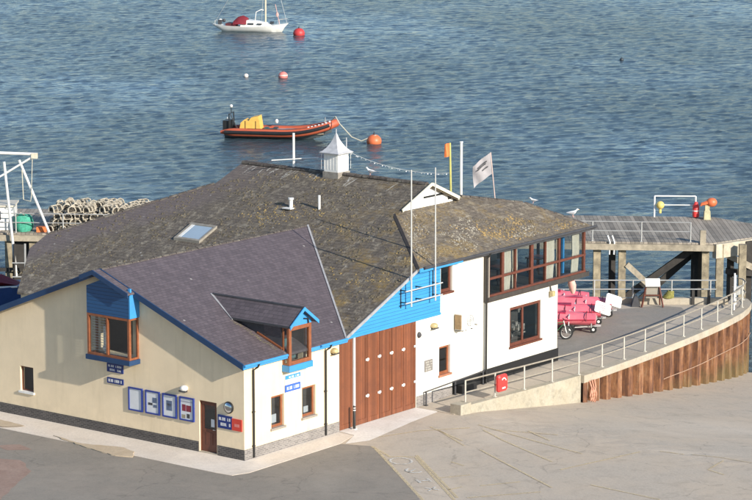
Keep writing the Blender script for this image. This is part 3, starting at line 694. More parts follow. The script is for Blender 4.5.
# verges and eaves of the wing
vb = MB()
vb.slab([(-.33, yo, zw(yo)-.22), (-.33, RB, ZR-.22), (-.33, RB, ZR+.03), (-.33, yo, zw(yo)+.03)], (-.05, 0, 0))
vb.slab([(-.33, 15.1, zw(15.1)-.22), (-.33, RB, ZR-.22), (-.33, RB, ZR+.03), (-.33, 15.1, zw(15.1)+.03)], (-.05, 0, 0))
vb.slab([(-.33, yo, zw(yo)-.23), (-.33, 15.1, zw(15.1)-.23), (-.0, 15.1, zw(15.1)-.23), (0, yo, zw(yo)-.23)], (0, 0, .001)) if False else None
vb.build('verge_board', BLUE_SHADE, B)
MB().slab([(-.32, yo, zw(yo)-.11), (-.32, RB, ZR-.11), (-.0, RB, ZR-.11), (-.0, yo, zw(yo)-.11)], (0, 0, -.03)).slab([(-.32, 15.05, zw(15.05)-.11), (-.32, RB, ZR-.11), (0, RB, ZR-.11), (0, 15.05, zw(15.05)-.11)], (0, 0, -.03)).build('soffit', BLUE_SHADE, B)
MB().box(-.38, 2.38, yo-.03, yo+.02, 3.82, 3.985).build('fascia', BLUE, B); MB().box(3.85, 6.28, yo-.03, yo+.02, 3.82, 3.985).build('fascia', BLUE, B)
gut = MB()
for (a0, a1) in ((-.38, 2.3), (4.45, 6.2)):
    MB().tube([(a0, yo-.09, 3.97), (a1, yo-.09, 3.97)], .055, 8).build('gutter', BLUE, B)
MB().tube([(11.5, -.38, 6.17), (24.95, -.38, 6.19)], .065, 8).box(13.9, 24.95, -.32, -.27, 6.04, 6.2).build('gutter', DKGREY, B)
MB().box(11.25, 14.4, -.33, -.28, 6.0, 6.17).build('fascia', BLUE, B)
MB().box(11.2, 24.9, -.27, .02, 6.06, 6.09).build('soffit', WPAINT, B)
for (a, z1, d) in ((.52, 3.93, -.07), (5.13, 3.93, -.07)):
    MB().tube([(a, yo-.09, z1), (a, yo-.02, z1-.14), (a, d, z1-.3), (a, d, .05)], .042, 8).box(a-.06, a+.06, -.1, 0, 1.9, 1.94).box(a-.06, a+.06, -.1, 0, .5, .54).build('drainpipe', BLACK, B, smooth=True)
MB().tube([(16.42, -.38, 6.15), (16.42, -.3, 6.0), (16.42, -.16, 5.85), (16.42, -.16, .2)], .05, 8).build('drainpipe', BLACK, B, smooth=True)
# --- windows
def window(fn, s0, s1, z0, z1, frame=WOOD, mull=(), trans=(), w=.07, rec=.1, sill=None, name='window', glass=GLASS, dep=.06):
    mb = MB(); d0, d1 = rec, rec+dep
    fbox(fn, s0+.003, s0+w, d0, d1, z0+.003, z1-.003, mb); fbox(fn, s1-w, s1-.003, d0, d1, z0+.003, z1-.003, mb)
    fbox(fn, s0+w, s1-w, d0, d1, z0+.003, z0+w, mb); fbox(fn, s0+w, s1-w, d0, d1, z1-w, z1-.003, mb)
    for q in mull: fbox(fn, q-w*.45, q+w*.45, d0-.004, d1, z0+w, z1-w, mb)
    for q in trans: fbox(fn, s0+w, s1-w, d0-.002, d1, q-w*.4, q+w*.4, mb)
    o = mb.build(name, frame, B)
    MB().add([fn(s0+w*.5, z0+w*.5, rec+dep*.5), fn(s1-w*.5, z0+w*.5, rec+dep*.5), fn(s1-w*.5, z1-w*.5, rec+dep*.5), fn(s0+w*.5, z1-w*.5, rec+dep*.5)], [(0, 1, 2, 3)]).build('pane', glass, o)
    if sill: fbox(fn, s0-.06, s1+.06, -.07, rec, z0-.09, z0+.0015).build('sill', sill, o)
    return o
SILLM = m_plain('sill_stone', (.30, .26, .22), .7, .2, 4)
window(RW(), 1.68, 2.49, .99, 2.31, sill=SILLM, w=.1); window(RW(), 3.65, 4.52, 1.06, 2.32, sill=SILLM, w=.1)
window(RW(), 13.1, 13.92, 1.14, 2.4, sill=m_plain('sill_red', (.38, .16, .09), .7, .2, 4), w=.11)
window(RW(), 13.2, 14.05, 4.78, 6.08, WOODDK, sill=WOODDK, w=.12)
window(RW(-.04), 18.41, 20.9, 1.5, 3.3, WOODDK, mull=(19.5,), sill=WOODDK, w=.14, rec=.05)
window(LW(), 11.72, 12.5, 1.12, 2.2, WOODDK, sill=WPAINT, w=.06)
# things seen just inside the ground-floor windows: papers on the sill, blind
MB().box(1.8, 2.35, .3, .33, 1.1, 1.45).box(4.1, 4.4, .3, .33, 1.15, 1.4).build('papers', PAPER, B)
MB().box(13.2, 13.6, .3, .33, 4.9, 5.3).build('papers', PAPER, B)
m = MB()
for i in range(26):
    a = random.uniform(18.6, 20.7); z = random.uniform(1.6, 2.9); w = random.uniform(.05, .2); m.box(a, a+w, .5+random.random()*.4, .95, z, z+random.uniform(.05, .35))
m.build('stored_gear', m_plain('stored_gear', (.32, .29, .25), .7, .8, 6), B)
MB().box(18.2, 21.2, 1.3, 1.35, .3, 3.9).build('inner_wall', ROOMDK, B)
# --- doors: small entrance
d = fbox(LW(), 1.5, 2.33, .10, .15, .05, 1.0); fbox(LW(), 1.5, 1.62, .10, .15, 1.0, 2.1, d); fbox(LW(), 2.21, 2.33, .10, .15, 1.0, 2.1, d); fbox(LW(), 1.62, 2.21, .10, .15, 1.98, 2.1, d)
fbox(LW(), 1.455, 1.5, .07, .17, .04, 2.15, d); fbox(LW(), 2.33, 2.375, .07, .17, .04, 2.15, d); fbox(LW(), 1.5, 2.33, .07, .17, 2.1, 2.15, d); fbox(LW(), 1.75, 2.1, .085, .105, .35, .85, d)
D = d.build('door', WOODDK, B)
fbox(LW(), 1.62, 2.21, .12, .13, 1.0, 1.98).build('pane', GLASS, D); fbox(LW(), 1.66, 1.84, .105, .115, 1.1, 1.42).build('notice', PAPER, D)
MB().tube([(.08, 1.58, 1.0), (.05, 1.58, 1.0), (.05, 1.70, 1.0)], .015, 6).build('handle', ALU, D)
fbox(LW(), 1.42, 2.41, -.03, .1, .0, .05).build('threshold', CAPC, D)
# --- big boarded doors, six leaves with hinge plates
LE = [6.13, 7.03, 7.2, 8.03, 8.86, 9.7, 10.54, 11.41]
for i in range(len(LE)-1):
    if i == 1: continue
    a0, a1 = LE[i]+.012, LE[i+1]-.012; z0 = .03
    lf = MB().box(a0, a1, .03, .09, z0, 3.86)
    lf.box(a0, a0+.10, .012, .03, z0, 3.86).box(a1-.10, a1, .012, .03, z0, 3.86).box(a0+.1, a1-.1, .012, .03, 3.7, 3.86).box(a0+.1, a1-.1, .012, .03, z0, z0+.2)
    o = lf.build('door_leaf', DOORS, B)
    if i >= 1:
        for z in (1.14, 2.70): MB().box(a1-.12, a1+.10, -.012, .010, z, z+.09).box(a1-.03, a1+.02, -.025, -.012, z-.03, z+.12).build('hinge', WPAINT, o)
MB().box(6.12, 11.42, .2, .3, 0, 4.1).build('inner_wall', ROOMDK, B)
MB().box(7.045, 7.155, -.03, .09, 0, 3.86).build('door_post', WPAINT, B)
# --- left bay window on the cream gable
b0, b1, ba = 5.62, 7.97, -.58
ob = MB()
window(LW(ba), b0, b1, 3.42, 5.16, WOOD, mull=(6.86,), w=.1, rec=0, name='bay_window', dep=.12)
side = window(RW(b0), ba+.001, -.001, 3.42, 5.16, WOOD, w=.085, rec=.0, name='bay_window', dep=.08)
window(lambda s_, z, d: Vector((s_, b1-d, z)), ba+.001, -.001, 3.42, 5.16, WOOD, w=.085, rec=.0, name='bay_window', dep=.08)
MB().slab([(ba, b1, 5.165), (ba, b1, 6.3), (ba, 6.9, 6.72), (ba, b0, zw(b0)-.13), (ba, b0, 5.165)], (.575, 0, 0)).build('bay_boarding', BLUE_BOARD_SHADE, B)
MB().box(ba, -.002, b0-.06, b0-.003, 5.17, zw(b0)-.14).box(ba-.02, ba+.07, b0-.1, b0+.02, 6.15, 6.42).build('bay_cheek', BLUE, B)
MB().box(ba-.08, -.002, b0-.06, b1+.04, 3.22, 3.42).build('bay_base', BLUE_SHADE, B)
MB().slab([(ba-.2, b0-.14, zw(b0-.14)+.004), (-.3, b0-.14, zw(b0-.14)+.004), (-.3, RB, ZR+.004), (ba-.2, RB, ZR+.004)], (0, 0, -.08)).slab([(ba-.2, RB+.001, ZR+.003), (-.3, RB+.001, ZR+.003), (-.3, 8.12, zw(8.12)+.004), (ba-.2, 8.12, zw(8.12)+.004)], (0, 0, -.08)).build('bay_roof', PURPLE, B)
MB().slab([(ba-.21, b0-.16, zw(b0-.16)-.17), (ba-.21, RB, ZR-.17), (ba-.21, RB, ZR+.03), (ba-.21, b0-.16, zw(b0-.16)+.03)], (-.04, 0, 0)).slab([(ba-.21, 8.14, zw(8.14)-.17), (ba-.21, RB, ZR-.17), (ba-.21, RB, ZR+.03), (ba-.21, 8.14, zw(8.14)+.03)], (-.04, 0, 0)).build('verge_board', BLUE_SHADE, B)
m = MB()
for i in range(14): m.box(ba+.2, ba+.215, 6.95, 7.85, 3.6+i*.11, 3.615+i*.11)
m.tube([(ba+.45, 7.4, 3.5), (ba+.45, 7.4, 4.6)], .06, 8).ball((ba+.45, 7.35, 3.65), .15); m.build('blind', WPAINT, B)
MB().box(1.5, 1.54, 4.7, 8.9, 3.2, 5.3).build('inner_wall', ROOMDK, B)
# --- dormer with window bay on the right wall
da0, da1, db, dr = 2.40, 3.83, -.36, 3.12
zdr = 5.80; dze = 5.2
for (s0, s1) in ((dr-.001, da0-.16), (dr+.001, da1+.16)):
    z1 = dze-.05
    bb = (zdr-ZE)/MW; be = (z1-ZE)/MW
    MB().slab([(s0, db-.22, zdr), (s0, bb, zdr), (s1, be, z1), (s1, db-.22, z1)], (0, 0, -.07)).build('dormer_roof', SLATE_X, B)
MB().tube([(dr, db-.22, zdr), (dr, (zdr-ZE)/MW, zdr)], .06, 6).bar((da0-.16, db-.2, dze-.07), (da0-.16, (dze-.1-ZE)/MW, dze-.07), .05, .08).build('dormer_ridge', DKGREY, B)
MB().wall(RW(db-.0), [(da0, 5.08), (da1, 5.08), (da1, dze+.02), (dr, zdr-.12), (da0, dze+.02)], (), .08).build('dormer_gable', BLUE, B)
MB().slab([(da0-.2, db-.25, dze-.17), (dr, db-.25, zdr-.1), (dr, db-.25, zdr+.05), (da0-.2, db-.25, dze-.02)], (0, .04, 0)).slab([(da1+.2, db-.25, dze-.17), (dr, db-.25, zdr-.1), (dr, db-.25, zdr+.05), (da1+.2, db-.25, dze-.02)], (0, .04, 0)).build('verge_board', BLUE, B)
window(RW(db), da0, da1, 3.5, 5.08, WOOD, mull=(), w=.16, rec=0, name='dormer_window', dep=.12)
window(LW(da0), db+.001, -.003, 3.5, 5.08, WOOD, w=.07, rec=0, name='dormer_window', dep=.06)
window(lambda s_, z, d: Vector((da1-d, s_, z)), db+.001, -.003, 3.5, 5.08, WOOD, w=.07, rec=0, name='dormer_window', dep=.06)
# cheeks: low glazed strip below the dormer eaves
for aa in (da0, da1-.06):
    be = (5.1-ZE)/MW
    MB().slab([(aa, .03, zw(.03)), (aa, .03, 5.12), (aa, be, 5.12)], (.06, 0, 0)).build('dormer_cheek', DKGREY, B)
MB().box(da0-.012, da0-.001, .05, .95, 4.62, 5.06).build('pane', GLASS, B)
MB().bar((da0-.02, .0, zw(0)+.06), (da0-.02, 1.3, zw(1.3)+.06), .05, .07).build('dormer_trim', WOOD, B)
MB().box(da0-.04, da1+.04, db-.05, -.003, 3.24, 3.5).build('bay_base', BLUE, B)
MB().slab([(2.17, (dze-.12-ZE)/MW, dze-.08), (2.26, (dze-.12-ZE)/MW, dze-.08), (dr+.02, (zdr-ZE)/MW+.05, zdr+.03), (dr-.1, (zdr-ZE)/MW+.05, zdr+.03)], (0, 0, -.03)).build('valley_flashing', LEAD, B)
MB().tube([(3.3, db-.03, 5.32), (3.55, db-.06, 5.28), (3.58, db-.06, 5.1)], .03, 6).build('bracket', BLACK, B)
m = MB(); m.box(2.7, 3.2, .15, .25, 3.9, 4.5).box(3.0, 3.5, .2, .3, 3.6, 4.0).build('stored_gear', m_plain('gear_teal', (.12, .22, .22), .7, .5, 4), B)
# lichen line under the dormer eaves
m = MB()
for i in range(26):
    t = i/25; a = da0-.28-.12*random.random(); b = 2.4-2.3*t
    m.add([(a, b, zw(b)+.012), (a+.2, b+.02, zw(b)+.012), (a+.2, b+.06, zw(b)+.02), (a, b+.04, zw(b)+.02)], [(0, 1, 2, 3)])
m.build('lichen', m_worn('lichen', (.38, .34, .16), .42, .6), B)
# --- glazed gallery
GA0, GA1, gb = 16.62, 24.42, -.14
ZB, ZT = 4.12, 6.1
MB().box(GA0-.2, GA1+.22, gb-.07, 5.0, 3.86, 4.08).build('gallery_floor', m_plain('dark_brown_band', (.055, .045, .038), .6, .3, 3), B)
MB().box(GA0-.12, GA0, gb-.04, .3, ZB-.04, ZT).box(GA0-.1, GA1, 4.9, 5.0, ZB-.04, ZT).box(GA0+.0, GA1-.1, .02, 4.8, 6.02, 6.05).build('inner_wall', ROOM, B)
MB().box(GA0-.22, GA0-.12, gb-.07, .1, 3.86, ZT).build('corner_post', m_plain('dark_corner', (.05, .04, .035), .5, .3, 3), B)
posts = [(16.66, .08), (17.72, .17), (18.72, .09), (20.02, .20), (21.12, .08), (22.25, .12), (24.33, .13)]
for a, w in posts: MB().box(a-w/2, a+w/2, gb, gb+.12, ZB-.03, ZT).build('mullion', WOODDK, B)
MB().box(GA0, GA1, gb-.01, gb+.1, 4.85, 4.95).box(GA0, GA1, gb-.02, gb+.13, 4.08, 4.17).box(GA0, GA1, gb-.01, gb+.1, 6.02, 6.1).build('transom', WOODDK, B)
MB().add([(GA0, gb+.06, ZB), (GA1-.08, gb+.06, ZB), (GA1-.08, gb+.06, ZT), (GA0, gb+.06, ZT)], [(0, 1, 2, 3)]).build('pane', GLASS, B)
MB().add([(GA1-.04, gb+.1, ZB), (GA1-.04, 4.9, ZB), (GA1-.04, 4.9, ZT), (GA1-.04, gb+.1, ZT)], [(0, 1, 2, 3)]).build('pane', GLASS, B)
for b in (1.2, 2.5, 3.8): MB().box(GA1-.09, GA1, b-.06, b+.06, ZB, ZT).build('mullion', WOODDK, B)
MB().box(23.25, 23.37, .35, .45, ZB, ZT).build('blue_post', BLUE, B)
def curtain(a0, a1, b=.12):
    m = MB(); n = int((a1-a0)/.035); rows = []
    for i in range(n+1):
        a = a0+(a1-a0)*i/n; bb = b+.05*math.sin(i*1.9)+.02*math.sin(i*.7)
        rows.append([(a+.10*math.sin(z*1.3)*(z < 5.5), bb, z) for z in (ZB, 4.6, 5.1, 5.6, ZT-.08)])
    m.loft(rows, cap=False, close=False).build('curtain', CURTAIN, B, smooth=True)
curtain(18.1, 18.66); curtain(18.80, 19.2); curtain(21.5, 22.15); curtain(22.34, 22.6); curtain(23.65, 24.2)
MB().box(22.28, 24.38, gb+.12, 5.0, 3.80, 3.857).build('gallery_soffit', ROOM, B)
for k, a in enumerate((17.4, 19.6, 22.9)):
    T_ = thing('table', 'dark table standing inside the glazed gallery, '+('at its left end', 'in its middle', 'at its right end')[k], 'table', (a, 1.5, 4.08), 'b')
    MB().box(a-.5, a+.5, 1.1, 1.9, 4.78, 4.83).build('tabletop', WOODDK, T_)
    for x in (-.42, .42):
        for y in (1.18, 1.8): MB().box(a+x-.03, a+x+.03, y-.03, y+.03, 4.085, 4.78).build('leg', WOODDK, T_)
MB().box(17.0, 18.2, 4.86, 4.895, 4.95, 5.8).box(20.3, 21.3, 4.86, 4.895, 4.95, 5.8).build('daylight_panel', m_plain('pale_panel', (.5, .58, .62), .5, .3, 2), B)  # pale panels painted as daylight seen through rear windows
# --- roof features
sk = B
zf = lambda a: zp(a)
f = MB(); A0, A1, B0, B1 = 10.85, 12.1, 11.85, 13.4
def pslab(a0, a1, b0, b1, h0, h1, mb):
    return mb.slab([(a0, b0, zf(a0)+h1), (a1, b0, zf(a1)+h1), (a1, b1, zf(a1)+h1), (a0, b1, zf(a0)+h1)], (0, 0, h0-h1))
pslab(A0, A0+.12, B0, B1, 0, .12, f); pslab(A1-.12, A1, B0, B1, 0, .12, f); pslab(A0+.12, A1-.12, B0, B0+.12, 0, .115, f); pslab(A0+.12, A1-.12, B1-.12, B1, 0, .115, f)
SKY = f.build('skylight', m_plain('skylight_frame', (.30, .27, .22), .5, .25, 4), B)
pslab(A0+.1, A1-.1, B0+.1, B1-.1, .05, .085, MB()).build('pane', m_plain('skylight_glass', (.33, .42, .50), .06, .05, 1), SKY)
pslab(A0+.08, A1-.12, B1-.30, B1-.13, .09, .10, MB()).build('blind', WPAINT, SKY)
for (a, b, h, r, nm) in ((14.31, 9.3, .35, .09, 'vent_pipe'), (14.44, 7.75, .62, .06, 'vent_pipe')):
    m = MB().tube([(a, b, zp(a)-.05), (a, b, zp(a)+h)], r, 10)
    if h < .5: m.tube([(a, b, zp(a)+h), (a, b, zp(a)+h+.08)], r*1.5, 10).mbox(Matrix.Translation((a-.1, b, zp(a)-.03)), .5, .5, .04)
    m.build(nm, WPAINT, B, smooth=True)
# cupola
cu = thing('cupola', 'white square ventilation cupola with flared pyramid cap on the main roof ridge', 'cupola', (AR, 8.97, 8.6), 'b') if False else None
c0, c1, cz = AR, 8.95, 8.55; hw = .40
cb = MB().box(c0-hw, c0+hw, c1-hw, c1+hw, cz, 9.78)
for k in range(6):
    t = -hw+.09+k*.172; cb.box(c0+t, c0+t+.02, c1-hw-.008, c1-hw, cz+.4, 9.7); cb.box(c0-hw-.008, c0-hw, c1+t, c1+t+.02, cz+.4, 9.7)
CUP = cb.build('cupola', WPAINT, B)
prof = [(.55, 9.70), (.57, 9.75), (.45, 9.82), (.33, 9.95), (.22, 10.12), (.12, 10.32), (.06, 10.5), (.02, 10.62)]
MB().loft([[(c0-w, c1-w, z), (c0+w, c1-w, z), (c0+w, c1+w, z), (c0-w, c1+w, z)] for w, z in prof]).tube([(c0, c1, 10.6), (c0, c1, 10.82)], .02, 6).tube([(c0+.38, c1-.3, 9.8), (c0+.38, c1-.3, 10.4)], .022, 6).build('cupola_cap', m_plain('lead_grey_cap', (.52, .52, .53), .5, .25, 4), CUP)
MB().box(c0-hw-.05, c0+hw+.05, c1-hw-.05, c1+hw+.05, 8.3, 8.86).build('cupola_base', m_plain('lead_apron', (.30, .27, .23), .7, .4, 5), CUP)

# ------------------------------------------------------------------ things fixed to the walls
def lettering(fn, s0, s1, z0, z1, rows, d, mb, n=9, gapk=.25):
    """rows of small block letters; s runs so the text reads left to right"""
    hh = (z1-z0)/rows
    for r in range(rows):
        x = 0; zz = z1-(r+1)*hh+hh*.22; W_ = abs(s1-s0); sg = 1 if s1 > s0 else -1
        cw = W_/n
        for k in range(n):
            if (k*7+r*3) % 5 == 3: continue
            u0 = s0+sg*(k*cw+cw*.08); u1 = s0+sg*(k*cw+cw*.82); h = hh*.56
            kind = (k*5+r) % 4; t = cw*.26
            def q(a, b, c, e): fbox(fn, min(a, b), max(a, b), d, d-.004, c, e, mb)
            q(u0, u0+sg*t, zz, zz+h)
            if kind != 1: q(u1-sg*t, u1, zz, zz+h)
            if kind in (0, 2): q(u0+sg*t, u1-sg*t, zz+h*.42, zz+h*.6)
            if kind in (1, 2, 3): q(u0+sg*t, u1-sg*t, zz, zz+h*.2)
            if kind in (2, 3): q(u0+sg*t, u1-sg*t, zz+h*.8, zz+h)
    return mb
def sign(name, label, fn, s0, s1, z0, z1, board, rows, txt=PAPER, org=None, n=9, cat='sign'):
    T_ = thing(name, label, cat, fn((s0+s1)/2, z0, 0), 'b')
    fbox(fn, min(s0, s1), max(s0, s1), -.045, -.004, z0, z1).build('board', board, T_)
    if rows:
        m = MB(); sg = 1 if s1 > s0 else -1; mg = abs(s1-s0)*.08
        lettering(fn, s0+sg*mg, s1-sg*mg, z0+.06*(z1-z0), z1-.06*(z1-z0), rows, -.046, m, n); m.build('lettering', txt, T_)
    return T_
sign('sign', 'small dark blue sign directly beneath the left bay window', LW(), 7.4, 6.5, 2.66, 3.02, SIGNBL, 2)
sign('sign', 'narrow dark blue sign, lower of the two under the left bay window', LW(), 7.4, 6.5, 2.18, 2.42, SIGNBL, 1, n=11)
T_ = thing('sign', 'blue and white sign under the dormer window on the sunny cream wall', 'sign', (3.0, 0, 2.3), 'b')
fbox(RW(), 2.53, 3.5, -.045, -.004, 2.68, 3.02).build('board', m_plain('sign_pale', (.62, .68, .80), .4, .1, 2), T_)
fbox(RW(), 2.53, 3.5, -.049, -.0455, 2.86, 3.02).build('blue_band', BLUE, T_)
fbox(RW(), 2.53, 3.5, -.045, -.004, 2.33, 2.62).build('board', m_plain('sign_midblue', (.05, .14, .5), .4, .1, 2), T_)
lettering(RW(), 2.62, 3.42, 2.36, 2.6, 1, -.046, lettering(RW(), 2.75, 3.42, 2.86, 3.0, 1, -.05, MB(), 8), 9).build('lettering', PAPER, T_)
T_ = thing('sign', 'blue and red sign with white lettering between brown door and building corner', 'sign', (0, .7, 1.3), 'b')
fbox(LW(), .62, 1.36, -.045, -.004, 1.18, 1.72).build('board', SIGNBL, T_); fbox(LW(), .1, .615, -.045, -.004, 1.18, 1.66).build('board', SIGNRED, T_)
lettering(LW(), 1.30, .68, 1.24, 1.68, 2, -.046, MB(), 7).build('lettering', PAPER, T_)
fbox(LW(), .22, .48, -.05, -.046, 1.34, 1.46).build('emblem', PINKBALL, T_)
nb = [('blank white notice sheet in blue frame, leftmost of four noticeboards', 6.21, 5.43, 0), ('noticeboard with small dark picture, second from left in the row of four', 5.27, 4.49, 1),
      ('noticeboard with tall blue-grey poster, third in the row of four', 4.33, 3.56, 2), ('noticeboard with maroon poster, nearest to the brown door', 3.4, 2.62, 3)]
for lab, s1, s0, k in nb:
    T_ = thing('noticeboard', lab, 'noticeboard', (0, (s0+s1)/2, 1.2), 'b', 'noticeboards beside the entrance')
    m = MB(); w = .06
    fbox(LW(), s0, s0+w, -.07, -.003, 1.2, 2.18, m); fbox(LW(), s1-w, s1, -.07, -.003, 1.2, 2.18, m); fbox(LW(), s0+w, s1-w, -.07, -.003, 1.2, 1.2+w, m); fbox(LW(), s0+w, s1-w, -.07, -.003, 2.18-w, 2.18, m)
    m.build('frame', m_plain('frame_blue', (.025, .05, .26), .4, .1, 2), T_)
    fbox(LW(), s0+w, s1-w, -.04, -.004, 1.2+w, 2.18-w).build('panel', PAPER, T_)
    def poster(u0, u1, v0, v1, mt): fbox(LW(), s1-(s1-s0)*u1, s1-(s1-s0)*u0, -.046, -.041, 1.2+.98*v0, 1.2+.98*v1).build('poster', mt, T_)
    if k == 1: poster(.5, .8, .5, .72, POSTB); poster(.2, .5, .38, .48, DKGREY); poster(.55, .8, .3, .42, POSTB)
    if k == 2: poster(.28, .68, .3, .72, POSTB); poster(.34, .62, .5, .6, m_plain('poster_tan', (.4, .3, .2), .6, .3, 6))
    if k == 3: poster(.18, .42, .4, .68, POSTR); poster(.46, .8, .4, .66, POSTR); poster(.5, .7, .12, .3, DKGREY); poster(.15, .4, .1, .25, m_plain('poster_tan', (.35, .30, .2), .6, .3, 6)); poster(.1, .9, .78, .84, m_plain('poster_grey', (.4, .4, .45), .6, .3, 6))
def wall_lamp(label, fn, s, z, m2=WPAINT):
    T_ = thing('wall_lamp', label, 'wall lamp', fn(s, z, 0), 'b', 'outdoor wall lamps')
    c = fn(s, z, -.1); MB().ball(c, .17, (1, 1, .75)).build('shade', m2, T_, smooth=True)
    MB().bar(fn(s-.1, z-.06, -.01), fn(s+.1, z-.06, -.01), .06, .2).tube([fn(s-.18, z-.11, -.2), fn(s+.18, z-.11, -.2)], .035, 6).build('bracket', DKGREY, T_)
wall_lamp('white dome lamp on the shaded gable above the rightmost noticeboard', LW(), 3.1, 2.55)
BRASS = m_plain('brass_lamp', (.50, .40, .20), .4, .3, 5)
wall_lamp('brass-coloured lamp at the top of the cream wall beside the big doors', RW(), 5.66, 3.53, BRASS)
wall_lamp('brass-coloured lamp high on the white wall right of the big doors', RW(), 12.6, 3.45, BRASS)
T_ = thing('convex_mirror', 'round convex mirror with dark rim above the blue and red sign', 'mirror', (0, .78, 2.1), 'b')
MB().loft([[(-.05-d_, .78+r_*math.cos(t), 2.08+r_*math.sin(t)) for t in [2*math.pi*k/20 for k in range(20)]] for r_, d_ in ((.24, -.045), (.25, .0), (.22, .03))]).build('rim', BLACK, T_)
MB().loft([[(-.08-d_, .78+r_*math.cos(t), 2.08+r_*math.sin(t)) for t in [2*math.pi*k/20 for k in range(20)]] for r_, d_ in ((.2, .002), (.16, .03), (.1, .05), (.03, .058))]).build('glass', MIRROR, T_, smooth=True)
T_ = thing('air_conditioner', 'white air conditioning unit with round fan on the white wall', 'air conditioner', (14.8, 0, 2.98), 'b')
MB().box(14.2, 15.15, -.42, -.06, 3.0, 3.72).build('casing', WPAINT, T_)
MB().torus((14.82, -.43, 3.36), .24, .02, 'y').torus((14.82, -.43, 3.36), .15, .015, 'y').torus((14.82, -.43, 3.36), .07, .015, 'y').box(14.58, 15.06, -.435, -.42, 3.35, 3.37).box(14.81, 14.83, -.437, -.42, 3.12, 3.6).build('fan_grille', GALV, T_)
MB().box(14.3, 14.34, -.4, 0, 2.94, 3.0).box(15.0, 15.04, -.4, 0, 2.94, 3.0).tube([(15.2, -.05, 3.1), (15.5, -.03, 3.05), (15.9, -.03, 2.95)], .02, 6).build('bracket', DKGREY, T_)
m = MB(); m.box(14.15, 14.198, -.4, -.08, 3.04, 3.68); m.build('side_vent', m_plain('vent_brown', (.3, .2, .1), .6, .3, 6), T_)
tag(MB().loft([[(11.6+r_*math.cos(t), -.06*k_-.002, 3.2+r_*math.sin(t)*1.2) for t in [math.pi*k/5 for k in range(10)]] for r_, k_ in ((.11, 0), (.11, 1), (.06, 2))]).build('alarm_box', DKGREY, org=(11.6, 0, 3.2), fr='b'), 'small dark alarm bell beside the top of the big doors', 'alarm bell')
sign('sign', 'small grey notice plate on the white wall left of a wooden window', RW(), 12.02, 12.58, 1.48, 1.98, m_plain('plate_grey', (.22, .2, .18), .5, .2, 3), 4, m_plain('plate_text', (.5, .48, .42), .5, .1, 3), n=8)
T_ = thing('floodlight', 'small cream floodlight fixed under the glazed gallery near the corner', 'floodlight', (21.6, -.1, 3.5), 'b')
MB().box(21.5, 21.72, -.28, -.12, 3.36, 3.6).build('housing', BRASS, T_); MB().bar((21.61, -.12, 3.6), (21.61, -.06, 3.84), .05).build('bracket', DKGREY, T_)
# mast frame on the blue boarding
T_ = thing('aerial_mast', 'pair of tall pale poles clamped to two bars on the blue boarding', 'aerial mast', (11.4, -.4, 4.7), 'b')
MB().tube([(10.52, -.42, 4.66), (10.5, -.42, 10.55)], [.038, .028], 8).build('pole', ALU, T_); MB().tube([(12.24, -.42, 4.66), (12.21, -.42, 10.45)], [.038, .026], 8).build('pole', ALU, T_)
for z in (4.86, 5.38): MB().tube([(10.05, -.46, z), (12.7, -.46, z)], .03, 8).build('bar', ALU, T_)
m = MB()
for z in (4.86, 5.38):
    for a in (10.2, 11.3, 12.5): MB().bar((a, -.45, z), (a, -.05, z), .045).build('bracket', BLACK, T_)
MB().box(10.2, 10.23, -.11, -.07, 4.6, 5.9).box(12.5, 12.53, -.11, -.07, 4.7, 6.0).build('pole_shadow', DKGREY, T_)  # dark strips drawn as the poles' shadows on the boarding
# roof-top poles and flags
T_ = thing('aerial', 'white T-shaped roof aerial standing on the ridge left of the cupola', 'aerial', (AR, 11.5, 8.7), 'b')
MB().tube([(AR, 11.5, 8.6), (AR, 11.5, 10.42)], .06, 8).build('mast', WPAINT, T_); MB().tube([(AR-.9, 12.1, 9.18), (AR+.6, 10.5, 9.28)], .022, 6).tube([(AR-.2, 11.3, 9.23), (AR+.2, 11.7, 9.23)], .015, 6).build('crossbar', WPAINT, T_)
T_ = thing('flagpole', 'yellow-green pole with a small orange flag at its top', 'flagpole', (19.7, 4.2, 7.6), 'b')
MB().tube([(19.7, 4.2, 7.5), (19.66, 4.25, 10.3)], .05, 8).build('pole', POLEY, T_)
def cloth(p00, pu, pv, nu, nv, amp, mat, name, parent, hang=0):
    p00, pu, pv = Vector(p00), Vector(pu), Vector(pv); nrm = pu.cross(pv).normalized(); rows = []
    for i in range(nu+1):
        u = i/nu; rows.append([p00+pu*u+pv*(j/nv)+nrm*amp*math.sin(u*9+j*.5)*u+Vector((0, 0, -hang*u*u)) for j in range(nv+1)])
    f_ = MB().loft(rows, cap=False, close=False); b_ = [[p+nrm*.012 for p in r] for r in rows]; f_.loft(b_, cap=False, close=False)
    return f_.build(name, mat, parent, smooth=True)
cloth((19.66, 4.25, 10.3), (-.2, .15, -.05), (0, 0, -.62), 6, 5, .05, ORFLAG, 'flag', T_)
tag(MB().tube([(20.35, 4.1, 7.4), (20.35, 4.1, 10.25)], .065, 8).tube([(20.35, 4.1, 10.25), (20.35, 4.1, 10.3)], .085, 8).build('pole', WPAINT, org=(20.35, 4.1, 7.4), fr='b'), 'plain white pole standing between the orange-topped pole and the pale flag', 'pole')
T_ = thing('flagpole', 'pinkish pole flying a torn pale flag with dark markings', 'flagpole', (21.85, 3.2, 7.3), 'b')
MB().tube([(21.85, 3.2, 7.2), (21.7, 3.4, 9.7)], .026, 8).build('pole', m_plain('pale_pink_pole', (.55, .42, .38), .6, .1, 3), T_)
fl = cloth((21.7, 3.4, 9.7), (-.62, .58, -.55), (.05, -.05, -1.0), 10, 8, .10, FLAGM, 'flag', T_, .1)
m = MB()
